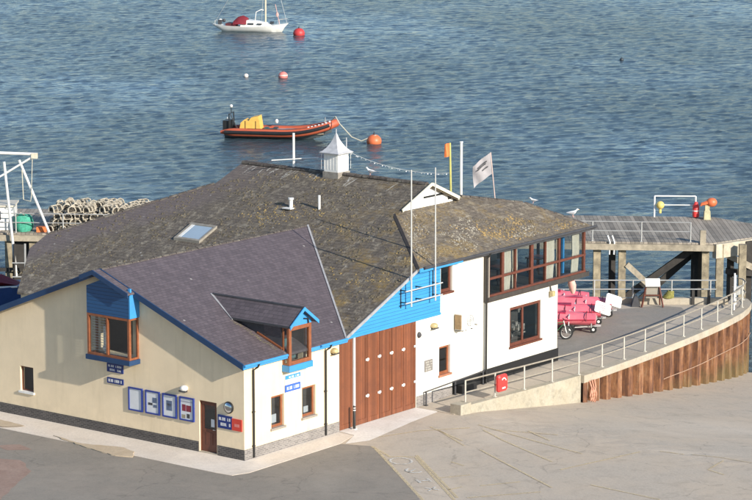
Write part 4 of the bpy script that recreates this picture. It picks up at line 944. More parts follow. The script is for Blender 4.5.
for (u0, u1, v) in ((.25, .75, .22), (.3, .8, .3), (.2, .5, .5)):
    P = lambda u, v: Vector((21.7, 3.4, 9.7))+Vector((-.62, .58, -.55))*u+Vector((.05, -.05, -1.0))*v+Vector((-.03, -.04, -.1*u*u))+Vector((-.62, .58, -.55)).cross(Vector((.05, -.05, -1.0))).normalized()*(.10*math.sin(u*9+v*4)*u+.02)
    for sg in (1, -1):
        rows = [[P(u0+(u1-u0)*k/6, v), P(u0+(u1-u0)*k/6, v+.06)] for k in range(7)]
    m.loft(rows, cap=False, close=False)
m.build('flag_marks', DKGREY, fl)
# bird-scare line with white tags
T_ = thing('tagged_line', 'thin line with fluttering white tags strung from the cupola along the ridge', 'bird-scare line', (AR, 6, 9), 'b')
def cat(t): p = Vector((AR+.3, 8.4, 9.75)).lerp(Vector((19.66, 4.25, 8.9)), t); p.z -= 1.2*t*(1-t); return p
MB().tube([cat(i/16) for i in range(17)], .006, 4).build('line', WPAINT, T_)
m = MB()
for i in range(26):
    p = cat((i+random.random()*.8)/26); a = random.uniform(-1, 1); m.mbox(Matrix.Translation(p+Vector((0, 0, -.05))) @ Matrix.Rotation(a, 4, 'Y') @ Matrix.Rotation(a*2, 4, 'Z'), .05, .01, .045)
tag(m.build('tags', PAPER, T_), kind='stuff')
# gulls
def gull(label, loc, rz, sc=1, body=BIRDW):
    T_ = thing('gull', label, 'gull', loc=loc, rot=(0, 0, rz), group=None)
    def ring(x, z, ry, rz_): return [(x, ry*math.cos(t), z+rz_*math.sin(t)) for t in [2*math.pi*k/12 for k in range(12)]]
    pr = [(-.26, .20, .008, .008), (-.20, .20, .035, .03), (-.1, .19, .075, .07), (0, .19, .09, .085), (.09, .22, .075, .08), (.14, .27, .045, .055), (.17, .32, .04, .045), (.21, .335, .042, .042), (.245, .33, .022, .022), (.255, .33, .008, .008)]
    MB().loft([[(p[0]*sc, p[1]*sc, p[2]*sc) for p in ring(*q)] for q in pr]).build('body', body, T_, smooth=True)
    for s in (-1, 1):
        MB().loft([[(x*sc, s*(y+.012*math.cos(t))*sc, (z+h*math.sin(t))*sc) for t in [2*math.pi*k/8 for k in range(8)]] for x, y, z, h in ((.08, .07, .2, .02), (0, .088, .2, .06), (-.12, .075, .2, .045), (-.3, .02, .2, .01))]).build('wing', BIRDG, T_, smooth=True)
        MB().tube([(0, s*.03*sc, .12*sc), (.01, s*.03*sc, 0), (.06*sc, s*.03*sc, 0)], .007*sc, 5).build('leg', PINK, T_)
    MB().tube([(.25*sc, 0, .33*sc), (.31*sc, 0, .315*sc)], [.014*sc, .004*sc], 6).build('beak', YELLOW, T_)
def bw(a, b, z): return FB @ Vector((a, b, z))
gull('white gull perched on the main ridge right of the cupola', bw(AR, 6.95, zp(AR)+.09), 2.6, 1.0)
gull('white gull standing at the right-hand tip of the roof over the gallery', bw(24.35, .55, z2(.5)+.12), .2, 1.05)
gull('small pale gull resting on the hip left of the roof tip', bw(23.2, 2.0, z2(2)+.2), 2.9, .75, BIRDW)
# fender below the gallery
T_ = thing('fender', 'faded pink fender hanging beneath the right end of the gallery', 'fender', (24.3, .6, 3), 'b')
MB().loft([[(24.35+dx+r_*math.cos(t), .55+r_*math.sin(t), z) for t in [2*math.pi*k/10 for k in range(10)]] for r_, z, dx in ((.04, 3.75, -.1), (.16, 3.62, -.08), (.2, 3.4, 0), (.16, 3.15, .06), (.07, 2.95, .1))]).build('body', PINK, T_, smooth=True)
MB().tube([(24.25, .55, 3.72), (24.22, .55, 3.9)], .02, 5).build('rope', ROPE, T_)
# bollard by the doors
T_ = thing('bollard', 'dark bollard with pale band standing at the left edge of the big doors', 'bollard', (6.75, -.25, .03), 'b')
MB().tube([(6.75, -.28, .0), (6.75, -.28, .98), (6.75, -.28, 1.03)], [.06, .06, .03], 10).build('post', BLACK, T_, smooth=True)
MB().tube([(6.75, -.28, .82), (6.75, -.28, .86)], .066, 10).tube([(6.75, -.28, .92), (6.75, -.28, .95)], .066, 10).box(6.67, 6.83, -.36, -.2, .0, .05).build('band', WPAINT, T_)
# lifebuoy housing on the railing
p = off_curve(EDGE, .16)[1]
T_ = thing('lifebuoy_case', 'red lifebuoy case with white markings mounted on the ramp railing', 'lifebuoy case', (14.45, -2.3, .5), 'b')
ax = 14.45
MB().loft([[(ax+.34*x*k, -2.34-d_, .90+.37*z*k) for x, z in ((-1, -.8), (-.8, -1), (.8, -1), (1, -.8), (1, .8), (.8, 1), (-.8, 1), (-1, .8))] for k, d_ in ((1, 0), (1, .1), (.85, .16))]).build('case', REDPL, T_)
MB().torus((ax, -2.51, .98), .15, .026, 'y', 14, 5, (.2, 2.6)).box(ax-.12, ax+.12, -2.515, -2.502, .66, .73).build('marking', WPAINT, T_)

# ------------------------------------------------------------------ jetty
JY = lambda x: 150.0-.083*x
JD = 8.1; ZD = 1.2
J = thing('jetty', 'long timber jetty on piles standing in the water behind the clubhouse', 'jetty', (0, 150, 1.2), 'w')
deck = [(-60, JY(-60)), (18.7, JY(18.7)-.1), (21.3, 150.35), (60, 150.6), (60, 154.9), (21.9, 154.7), (19.8, 157.2), (-60, JY(-60)+JD)]
MB().prism(deck, ZD-.09, ZD).build('deck', DECK, J)
MB().bar((-60, JY(-60)-.02, ZD-.27), (18.75, JY(18.75)-.12, ZD-.27), .30, .34).build('edge_beam', BEAM, J)
MB().bar((18.8, JY(18.75)-.15, ZD-.45), (21.4, 150.25, ZD-.45), .30, .80).bar((21.45, 150.3, ZD-.45), (60, 150.5, ZD-.45), .3, .8).build('edge_beam', m_plain('pale_beam', (.52, .46, .35), .8, .3, 2, dirt=(.25, .2, .14), dirt_amt=.5), J)
MB().bar((-60, JY(-60)+JD, ZD-.27), (19.6, 157.3, ZD-.27), .3, .34).build('edge_beam', BEAM, J)
for x in [12.35, 13.75]+[-4.0*i+8.5 for i in range(1, 8)]+[-20.9, -25, -29, -33, 18.35, 19.15, 20.4]:
    y = JY(x)+.05
    MB().box(x-.2, x+.2, y-.0, y+.38, -7, ZD-.1).build('pile', PILE, J)
for x in [13.3, 17.9, 19.9, 20.9, -18.9, 7, 3, -1, -5, -9, -13]:
    y = JY(x)+1.2
    MB().box(x-.18, x+.18, y, y+.36, -7, ZD-.1).build('pile', DKTIMB, J)
for x in [13.0, 18.9, 6, 0, -7, -14, -20, -26]:
    MB().box(x-.2, x+.2, JY(x)+JD-.5, JY(x)+JD-.1, -7, ZD-.1).build('pile', DKTIMB, J)
    MB().bar((x+.001, JY(x)+.3, ZD-.26), (x, JY(x)+JD-.2, ZD-.26), .3, .3).build('cross_beam', BEAM, J)
MB().bar((17.7, JY(17)+.9, 0.65), (12.6, JY(12)+.9, -3.2), .3, .36).build('brace', DKTIMB, J)  # dark colour stands for the shade under the deck
MB().bar((18.3, JY(17)+1.9, 0.65), (14.0, JY(12)+1.9, -3.4), .3, .36).build('brace', DKTIMB, J)
MB().bar((19.6, JY(19)+.9, -.55), (26, JY(19)+.9, -1.1), .3, .3).build('brace', DKTIMB, J); MB().bar((20.2, JY(19)+1.2, .5), (24.5, JY(19)+1.2, -2.2), .3, .3).build('brace', DKTIMB, J)
MB().bar((14.0, JY(14)+.1, -.1), (15.4, JY(14)+.1, -1.4), .22, .3).build('brace', BEAM, J); MB().bar((19.5, 149.1, .45), (22.4, 149.9, -1.05), .22, .34).build('brace', BEAM, J)
MB().bar((-30, JY(-20)+.1, -.9), (-17, JY(-17)+.1, -.9), .12, .2).build('brace', DKTIMB, J)
# stub posts on the deck's right end
MB().box(18.0, 18.32, JY(18)-.2, JY(18)+.15, ZD-.3, ZD+.72).build('mooring_post', BEAM, J)
# pipes dropping from the deck edge near the roof tip
for x in (12.9, 13.15): MB().tube([(x, JY(x)-.1, ZD+.35), (x+.12, JY(x)-.22, ZD), (x+.1, JY(x)-.22, ZD-.7)], .05, 6).build('pipe', WPAINT, J)
jr = lambda x0, x1, st: [(x0+(x1-x0)*i/st, JY(x0+(x1-x0)*i/st)+.12) for i in range(st+1)]
railing('railing', 'white railing along the near edge of the timber jetty', jr(-34, 17.5, 19), jr(-34, 17.5, 19), lambda p: ZD, 1.12, (.52, .985), (0, 150, ZD), 'w', rm=GALV, r=.03)
T_ = thing('railing', 'taller white hoop frame on the far edge of the jetty', 'railing', (17.5, 157, ZD), 'w')
MB().tube([(16.35, 157.2, ZD), (16.35, 157.2, ZD+1.25)], .05, 8).build('post', WPAINT, T_); MB().tube([(18.75, 157.1, ZD), (18.75, 157.1, ZD+1.25)], .05, 8).build('post', WPAINT, T_)
MB().tube([(16.35, 157.2, ZD+1.25), (18.75, 157.1, ZD+1.25)], .04, 6).tube([(16.35, 157.2, ZD+.72), (18.75, 157.1, ZD+.72)], .03, 6).build('rail', WPAINT, T_)
tag(MB().ball((16.68, 157.1, ZD+.72), .24).tube([(16.68, 157.1, ZD+.6), (16.68, 157.1, ZD+.25)], .08, 6).build('buoy', YELBALL, org=(16.68, 157.1, ZD+.5), smooth=True), 'small yellow buoy hanging in the hoop frame on the jetty', 'buoy')
T_ = thing('lifebuoy_case', 'upright red cylinder case hung on the right post of the jetty hoop frame', 'lifebuoy case', (18.75, 156.9, ZD), 'w')
MB().loft([[(18.75+r_*math.cos(t), 156.9+r_*math.sin(t), z) for t in [2*math.pi*k/12 for k in range(12)]] for r_, z in ((.1, ZD+.02), (.2, ZD+.08), (.2, ZD+.72), (.14, ZD+.82), (.08, ZD+.95))]).build('case', REDPL, T_, smooth=True)
MB().tube([(18.75, 156.9, ZD+.4), (18.75, 156.9, ZD+.46)], .207, 12).build('strap', WPAINT, T_)
T_ = thing('mooring_bollard', 'pale timber bollard near the jetty bend with an orange buoy resting on it', 'bollard', (19.35, 156.4, ZD), 'w')
MB().loft([[(19.35+sx*w, 156.4+sy*w, z) for sx, sy in ((-1, -1), (1, -1), (1, 1), (-1, 1))] for w, z in ((.2, ZD), (.17, ZD+.5), (.13, ZD+.55), (.13, ZD+.85))]).build('post', m_plain('bollard_pale', (.5, .46, .28), .7, .3, 4), T_)
tag(MB().ball((19.6, 156.4, ZD+1.0), .30, (1.1, 1, .9)).tube([(19.35, 156.3, ZD+1.0), (19.0, 156.3, ZD+.9), (18.95, 156.3, ZD+.8)], [.12, .09, .05], 6).build('buoy', ORBALL, org=(19.6, 156.4, ZD+.85), smooth=True), 'orange buoy lying on top of the pale jetty bollard', 'buoy')

# lobster pots
POT = thing('lobster_pot', 'D-shaped lobster pot with pale rope frame in the big stack on the jetty', 'lobster pot', loc=(0, 0, 0), group='lobster pots stacked on the jetty')
fr_ = MB()
for y in (-.3, 0, .3):
    fr_.tube([(-.21, y, .03), (-.22, y, .16), (-.16, y, .31), (0, y, .38), (.16, y, .31), (.22, y, .16), (.21, y, .03)], .042 if y else .028, 5)
for x in (-.2, .2): fr_.tube([(x, -.32, .03), (x, .32, .03)], .035, 5)
fr_.tube([(0, -.3, .38), (0, .3, .38)], .03, 5); fr_.tube([(-.2, -.3, .03), (.2, -.3, .03)], .035, 5)
fr_.build('frame', POTN, POT)
nt2 = MB()
for i in range(7):
    t = math.pi*(i/6); x, z = -.205*math.cos(t), .05+.30*math.sin(t)
    nt2.bar((x, -.28, z), (x+.03, .28, z), .018)
for y in (-.2, -.1, .1, .2): nt2.tube([(-.205*math.cos(math.pi*k/6), y, .05+.30*math.sin(math.pi*k/6)) for k in range(7)], .009, 4)
nt2.bar((-.2, -.3, .05), (.1, -.3, .34), .012).bar((.2, -.3, .05), (-.1, -.3, .34), .012).bar((-.12, -.31, .03), (.2, -.31, .2), .012).bar((.12, -.31, .03), (-.2, -.31, .2), .012).box(-.18, .18, -.26, -.25, .03, .26).box(-.2, .2, -.3, .3, .0, .012)
nt2.build('netting', NET, POT)
first = True
for d in range(4):
    for lv in range(4):
        for i in range(13):
            x = -18.4+i*.48+(lv % 2)*.2+random.uniform(-.06, .06); y = JY(x)+.75+d*.85+random.uniform(-.05, .05)
            if lv == 0 and i < 0: continue
            if lv >= 3 and random.random() < .25: continue
            if lv == 2 and (i < 1 or random.random() < .1): continue
            loc = (x, y, ZD+.005+lv*.37); rot = (random.uniform(-.05, .05), random.uniform(-.3, .12)*(lv > 0), random.uniform(-.9, .35))
            if first: POT.location = loc; POT.rotation_euler = rot; first = False
            else: dup(POT, loc, rot)
# left end of the jetty: hoist, cabin, net bag
H_ = thing('boat_hoist', 'white tubular boat hoist with rope above the jetty at the left', 'hoist', (-20, 150.9, 1), 'w')
yh = JY(-20)-.45
yh = 151.2
MB().tube([(-20.95, yh, 5.35), (-20.4, yh, -1.2)], .075, 8).build('leg', WPAINT, H_); MB().tube([(-20.1, yh, 5.45), (-18.5, yh+.3, ZD)], .075, 8).build('leg', WPAINT, H_)
MB().tube([(-22.4, yh, 5.9), (-19.1, yh, 5.78)], .085, 8).build('boom', WPAINT, H_); MB().tube([(-22.3, yh, 3.9), (-20.95, yh, 4.65), (-19.1, yh, 5.78)], .06, 8).build('strut', WPAINT, H_)
MB().box(-19.4, -19.05, yh-.12, yh+.12, 5.55, 5.85).tube([(-19.35, yh, 5.6), (-19.45, yh, 3.4)], .02, 5).tube([(-19.95, yh, 4.9), (-19.9, yh, 3.2), (-19.5, yh, 3.1), (-19.45, yh, 3.4)], .025, 5).build('rope', ROPE, H_)
C_ = thing('fish_cabin', 'small white cabin with flat roof on the jetty at the left edge', 'cabin', (-21.2, 153, ZD), 'w')
MB().box(-22.6, -20.7, 152.6, 154.4, ZD+.005, ZD+1.35).build('wall', WPAINT, C_); MB().box(-22.7, -20.6, 152.5, 154.5, ZD+1.35, ZD+1.45).build('roof', m_plain('cabin_roof', (.6, .55, .45), .6, .2, 3), C_)
MB().box(-21.9, -21.4, 152.58, 152.6, ZD+.6, ZD+1.1).build('window', DKGREY, C_)
T_ = thing('net_bag', 'green bulk bag of netting on the jetty beside the hoist', 'bulk bag', (-20.1, 152.3, ZD), 'w')
rr = []
for k, (r_, z) in enumerate(((.42, 0), (.5, .2), (.52, .5), (.48, .8), (.36, .95), (.1, 1.0))):
    rr.append([(-20.1+r_*1.05*(1+.10*math.sin(t*5+k))*math.cos(t), 152.4+r_*(1+.1*math.cos(t*4+k))*math.sin(t), ZD+.01+z) for t in [2*math.pi*i/18 for i in range(18)]])
MB().loft(rr).build('bag', GREEN, T_, smooth=True); MB().tube([(-20.4, 152.1, ZD+.9), (-20.2, 151.9, ZD+1.15), (-19.9, 152.1, ZD+.9)], .03, 5).build('handle', POTN, T_)
# orange fish box etc beside bag
tag(MB().box(-19.3, -18.75, 151.9, 152.3, ZD+.005, ZD+.3).build('fish_box', ORFLAG, org=(-19, 152.1, ZD)), 'orange fish box on the jetty between net bag and lobster pots', 'fish box')

T_ = thing('landing_frame', 'dark landing frame with pale pipes under the left end of the jetty', 'landing frame', (-19.6, 150.6, -3), 'w')
MB().box(-20.7, -18.3, 151.9, 152.1, -3.1, .7).build('shade_sheet', DKTIMB, T_)  # dark sheet added for the shade beneath the jetty
for x in (-20.5, -19.9, -19.0, -18.5): MB().tube([(x, 151.0, -3.2), (x+.05, 151.0, .7)], .06, 6).build('upright', GALV if x > -20 else DKTIMB, T_)
for z in (-.4, -1.2, -2.0): MB().tube([(-20.6, 150.95, z), (-18.3, 150.95, z)], .04, 6).build('rung', GALV, T_)
# left: moored work boat behind the building, ladder
V = thing('work_boat', 'dark blue boat with maroon cover lying behind the left end of the clubhouse', 'boat', loc=(-20.6, 131.0, .12), rot=(0, 0, R(4)))
def hull(L_, beam, h, n=10, tr=.75, rake=.5, sheer=.25):
    rings = []
    for i in range(n+1):
        t = i/n; w = beam/2*(tr+(1-tr)*math.sin(min(t*2.2, 1)*math.pi/2)) if t < .55 else beam/2*math.cos(((t-.55)/.45)**1.7*math.pi/2*.985)
        x = -L_/2+L_*t; z1 = h+sheer*max(0, t-.4)**2*3; k = 0 if t < .7 else (t-.7)/.3
        rings.append([(x+rake*k*1.0, -w, z1), (x+rake*k*.6, -w*.86, z1*.45), (x, -w*.4, .05+.25*h*k*k), (x, 0, 0+.35*h*k*k), (x, w*.4, .05+.25*h*k*k), (x+rake*k*.6, w*.86, z1*.45), (x+rake*k*1.0, w, z1)])
    return rings
MB().loft(hull(7.4, 2.6, 1.95)).build('hull', BOATBLUE, V, smooth=True)
rr = hull(6.8, 2.3, 1.95)
MB().loft([[(x, y*.95, 1.95+max(0, .62-abs(y)*.25)*(1 if abs(x) < 2.9 else .3)) for x, y, z in (r[0], (r[0][0], r[0][1]*.5, 0), (r[0][0], 0, 0), (r[0][0], -r[0][1]*.5, 0), r[6])]+[(r[0][0], 0, 1.85)] for r in rr]).build('cover', MAROON, V)
MB().tube([(-3.4, -1.25, 1.98), (3.0, -.9, 2.1)], .05, 6).build('rubbing_strake', WPAINT, V)

# ------------------------------------------------------------------ boats and buoys on the water
ZW = -3.35
RIB = thing('inflatable_boat', 'large orange rigid inflatable boat with yellow console cover moored off the clubhouse', 'inflatable boat', loc=(-8.0, 224.8, ZW), rot=(0, 0, R(-11)))
RIB.scale = (1.05, 1.05, 1.05)
def ribpath(y_s, n=26, rr_=1.0):
    out = []
    for i in range(n):
        t = i/(n-1); x = -4.6+9.2*t; k = max(0, (t-.52)/.48)
        y = y_s*1.12*math.sqrt(max(0, 1-k**2.6)); z = .50+.80*k**2.2
        out.append(Vector((x-.1*k, y, z)))
    return out
pL, pR = ribpath(1), ribpath(-1)
path = pL+list(reversed(pR))[1:]
rad = [.33 if 2 < i < len(path)-3 else .30-.09*(2-min(i, len(path)-1-i)) for i in range(len(path))]
MB().tube(path, rad, 14).build('tube', ORANGE, RIB, smooth=True)
for s, pp in ((1, pL), (-1, pR)):
    MB().tube([p+Vector((0, s*.27, .02)) for p in pp[1:-1]], .15, 8).build('rubbing_strake', BLACK, RIB, smooth=True)
    MB().tube([p+Vector((0, s*.1, .32)) for p in pp[6:-4]], .018, 5).build('grab_line', BLACK, RIB)
hr = []
for i in range(11):
    t = i/10; x = -4.4+8.6*t; k = max(0, (t-.55)/.45); w = .95*math.sqrt(max(.003, 1-k**2.4)); up = .75*k**2
    hr.append([(x, -w, .42+up*.8), (x, -w*.7, .05+up), (x, 0, -.35+up*1.2), (x, w*.7, .05+up), (x, w, .42+up*.8)])
MB().loft(hr).build('hull', m_plain('grey_hull', (.14, .16, .17), .4, .2, 2), RIB, smooth=True)
MB().prism([(-4.3, -.85), (2.4, -.85), (3.6, -.3), (3.6, .3), (2.4, .85), (-4.3, .85)], .40, .46).build('deck', m_plain('rib_deck', (.35, .28, .2), .7, .3, 3), RIB)
cs = [(-2.9, -.55, 1.55), (-2.7, -.55, 1.05), (-1.9, -.55, 1.1), (-1.5, -.55, 1.62), (-1.0, -.55, 1.7), (-.85, -.55, .5), (-3.05, -.55, .5)]
MB().slab([(-3.25, -.55, .46), (-3.1, -.55, 1.2), (-2.8, -.55, 1.45), (-2.45, -.55, 1.35), (-2.25, -.55, 1.62), (-1.65, -.55, 1.75), (-1.45, -.55, .46)], (0, 1.1, 0)).build('console', YELLOW, RIB)
for xx in (-2.75, -1.9): MB().box(xx, xx+.05, -.57, -.552, .5, 1.35).build('strap', BLACK, RIB)
MB().box(-.95, -.35, -.5, .1, .46, .75).box(-1.3, -1.0, -.1, .5, .46, .8).build('gear_box', m_plain('dark_teal', (.05, .09, .09), .6, .3, 4), RIB)
MB().tube([(.2, .3, .52), (.8, -.2, .55), (1.3, .5, .55), (.7, .6, .55), (1.5, .1, .58)], .04, 6).build('rope', ROPE, RIB)
MB().box(-4.55, -4.0, -.62, -.12, .35, 1.35).box(-4.5, -3.95, .12, .62, .35, 1.35).build('engine', BLACK, RIB)
MB().tube([(-3.95, -.8, .5), (-4.0, -.75, 1.9), (-4.0, .75, 1.9), (-3.95, .8, .5)], .045, 6).tube([(-4.0, 0, 1.9), (-4.0, 0, 2.35)], .03, 6).tube([(-4.0, -.4, 1.9), (-3.3, -.6, .6)], .035, 6).build('radar_arch', BLACK, RIB)
MB().ball((-4.0, 0, 2.45), .13).tube([(-4.45, .5, .5), (-4.45, .5, 1.5)], .025, 5).build('mast_lamp', WPAINT, RIB)
MB().box(.4, 1.6, -.35, .35, .46, .72).box(-.5, -.2, -.3, .3, .46, .85).build('seat', DKGREY, RIB)
MB().loft([[(x, y*.5, .62+.22*h*math.cos(y*1.2)) for y in (-1.1, -.55, 0, .55, 1.1)]+[(x, 0, .5)] for x, h in ((1.7, .2), (2.0, 1), (2.5, 1.2), (2.9, .6))]).build('cover', MAROON, RIB)
MB().box(.0, 2.2, -1.22, -.7, .74, .84).build('side_pad', m_plain('grey_pad', (.35, .33, .33), .6, .2, 3), RIB)
MB().ball((-.4, .5, 1.25), .14, (1, 1, 1.3)).build('bucket', WPAINT, RIB)
MB().box(3.65, 4.05, -.25, .25, 1.2, 1.5).tube([(3.7, -.2, 1.3), (3.7, -.2, 1.75)], .03, 5).build('bow_locker', GALV, RIB)
m = MB(); k = 16
for i in range(7):
    p = pR[18+i//2] if i < 14 else pR[-3]; q = Vector((2.55+i*.27, 0, 0)); t = (q.x+4.6)/9.2; kk = max(0, (t-.52)/.48); y = -1.12*math.sqrt(max(0, 1-kk**2.6)); z = .5+.80*kk**2.2
    m.mbox(Matrix.Translation((q.x, y-.12, z+.29)) @ Matrix.Rotation(-.35, 4, 'X'), .15, .02, .2)
m.build('lettering', PAPER, RIB)
def buoy(name, label, loc, r, mat, squash=.9, group=None, band=None):
    T_ = thing(name, label, 'buoy', loc=loc, group=group)
    MB().ball((0, 0, r*.35), r, (1, 1, squash), 20, 12).build('float', mat, T_, smooth=True)
    MB().tube([(0, 0, r*1.1), (0, 0, r*1.4)], r*.12, 8).torus((0, 0, r*1.45), r*.16, r*.05, 'x', 12, 5).build('mooring_eye', DKGREY, T_)
    if band: MB().tube([(0, 0, r*.45), (0, 0, r*.62)], r*1.0, 20).build('band', band, T_)
    return T_
buoy('mooring_buoy', 'bright orange buoy roped to the bow of the inflatable boat', (-.16, 221.2, ZW), .62, ORBALL)
tag(MB().tube([(.0, 220.9, ZW+.75), (-1.2, 221.2, ZW+.22), (-2.0, 221.6, ZW+.5), (-3.0, 222.3, ZW+1.5), (-3.35, 223.0, ZW+2.0), (-3.7, 223.7, ZW+1.55)], .05, 6).build('mooring_rope', ROPE, org=(-2, 222, ZW), smooth=True), 'pale rope arching from the inflatable boat to its orange buoy', 'rope')
buoy('mooring_buoy', 'dark red buoy floating right of the white yacht', (-8.87, 311.7, ZW), .68, REDBALL)
buoy('mooring_buoy', 'pink and white buoy floating alone above the inflatable boat', (-9.27, 269.0, ZW), .48, PINKBALL, band=PALEBALL)
buoy('mooring_buoy', 'tiny pale buoy floating left of the pink and white one', (-12.99, 269.9, ZW), .24, PALEBALL)
buoy('mooring_buoy', 'speck of a dark buoy far out on the right', (25.9, 285, ZW), .22, HULLDK)
Y = thing('yacht', 'white sailing yacht with red spray hood and bare mast at the top of the picture', 'yacht', loc=(-14.6, 316.5, ZW), rot=(0, 0, R(-10)))
rr = []
Ly = 9.0
for i in range(15):
    t = i/14; w = 1.25*(.25+.75*math.sin(min(1, t*1.9)*math.pi/2)) if t < .55 else 1.25*math.cos(((t-.55)/.45)**1.5*math.pi/2*.99)
    x = -Ly/2+Ly*t; z1 = .62+.42*(t-.42)**2*3.0; k = max(0, (t-.75)/.25); st = max(0, (.14-t)/.14)
    rr.append([(x+.0, -w, z1), (x-.5*k, -w*.88, z1*.5+st*.25), (x-.9*k+st*.5, -w*.5, -.1+st*.5), (x-.9*k+st*.5, 0, -.2+st*.55), (x-.9*k+st*.5, w*.5, -.1+st*.5), (x-.5*k, w*.88, z1*.5+st*.25), (x, w, z1)])
MB().loft(rr).build('hull', WHULL, Y, smooth=True)
MB().loft([[(p[0]*.992, p[1]*1.01, p[2]) for p in ((r[2][0], r[2][1], .12), (r[1][0]*.5+r[2][0]*.5, (r[1][1]+r[2][1])*.57, .13), (r[1][0], r[1][1]*.99, .17), (r[1][0]*.5+r[2][0]*.5, (r[1][1]+r[2][1])*.57, -.1))] for r in rr[1:-2]]).build('boot_stripe', HULLDK, Y) if False else None
MB().loft([[(-.9+dx, -w, .6), (-.9+dx, -w*.8, h), (-.9+dx, w*.8, h), (-.9+dx, w, .6)] for dx, w, h in ((-.2, .85, 1.2), (.6, .88, 1.35), (1.8, .8, 1.25), (2.9, .6, 1.05), (3.5, .35, .75))]).build('cabin', WHULL, Y)
MB().box(-.2, .5, -.905, -.86, .85, 1.05).box(.9, 1.5, -.88, -.83, .85, 1.02).build('window', HULLDK, Y)
MB().loft([[(-2.0+dx+tx, y, .75+h*math.sqrt(max(0, 1-(y/1.0)**2))) for y in (-.99, -.7, -.3, 0, .3, .7, .99)] for dx, h, tx in ((0, .5, 0), (.5, .95, 0), (1.0, 1.1, .1), (1.3, .85, .3))]).build('spray_hood', MAROON, Y, smooth=True)
MB().box(-2.9, -1.7, -.75, .75, .62, .95).build('cockpit_cover_recess', m_plain('dark_maroon', (.10, .02, .025), .8, .3, 3), Y)
MB().tube([(1.75, 0, 1.0), (1.75, 0, 11.0)], .09, 8).build('mast', m_plain('mast_tan', (.7, .58, .42), .4, .1, 3), Y)
MB().tube([(4.3, 0, 1.0), (1.75, 0, 10.9)], .018, 4).tube([(-4.4, 0, .9), (1.75, 0, 10.9)], .018, 4).tube([(1.5, -1.15, .8), (1.75, 0, 9)], .015, 4).tube([(1.5, 1.15, .8), (1.75, 0, 9)], .015, 4).build('rigging', GALV, Y)
MB().tube([(3.4, 0, .9), (2.9, .1, 3.2)], .03, 5).ball((3.15, 0, 2.0), .16, (1, .4, 1.6)).build('furled_flag', PINK, Y)
MB().box(-3.9, -3.5, -.3, .1, .8, 1.3).ball((-3.3, .3, 1.2), .2).build('outboard', DKGREY, Y); MB().ball((-3.75, .35, 1.15), .25).build('fender', WPAINT, Y)
MB().tube([(.6, -.5, 1.3), (.7, -.4, 2.3), (1.3, -.2, 2.6), (1.5, 0, 2.5)], .05, 5).build('rail', WPAINT, Y)
MB().tube([(3.3, -.45, .9), (3.3, -.45, 1.45), (4.35, -.05, 1.55), (4.35, .05, 1.55), (3.3, .45, 1.45), (3.3, .45, .9)], .025, 5).tube([(-4.2, -.45, .7), (-4.2, -.45, 1.25), (-4.2, .45, 1.25), (-4.2, .45, .7)], .025, 5).build('pulpit', ALU, Y)
MB().box(2.3, 2.7, -.25, .25, .9, 1.2).build('hatch', HULLDK, Y)

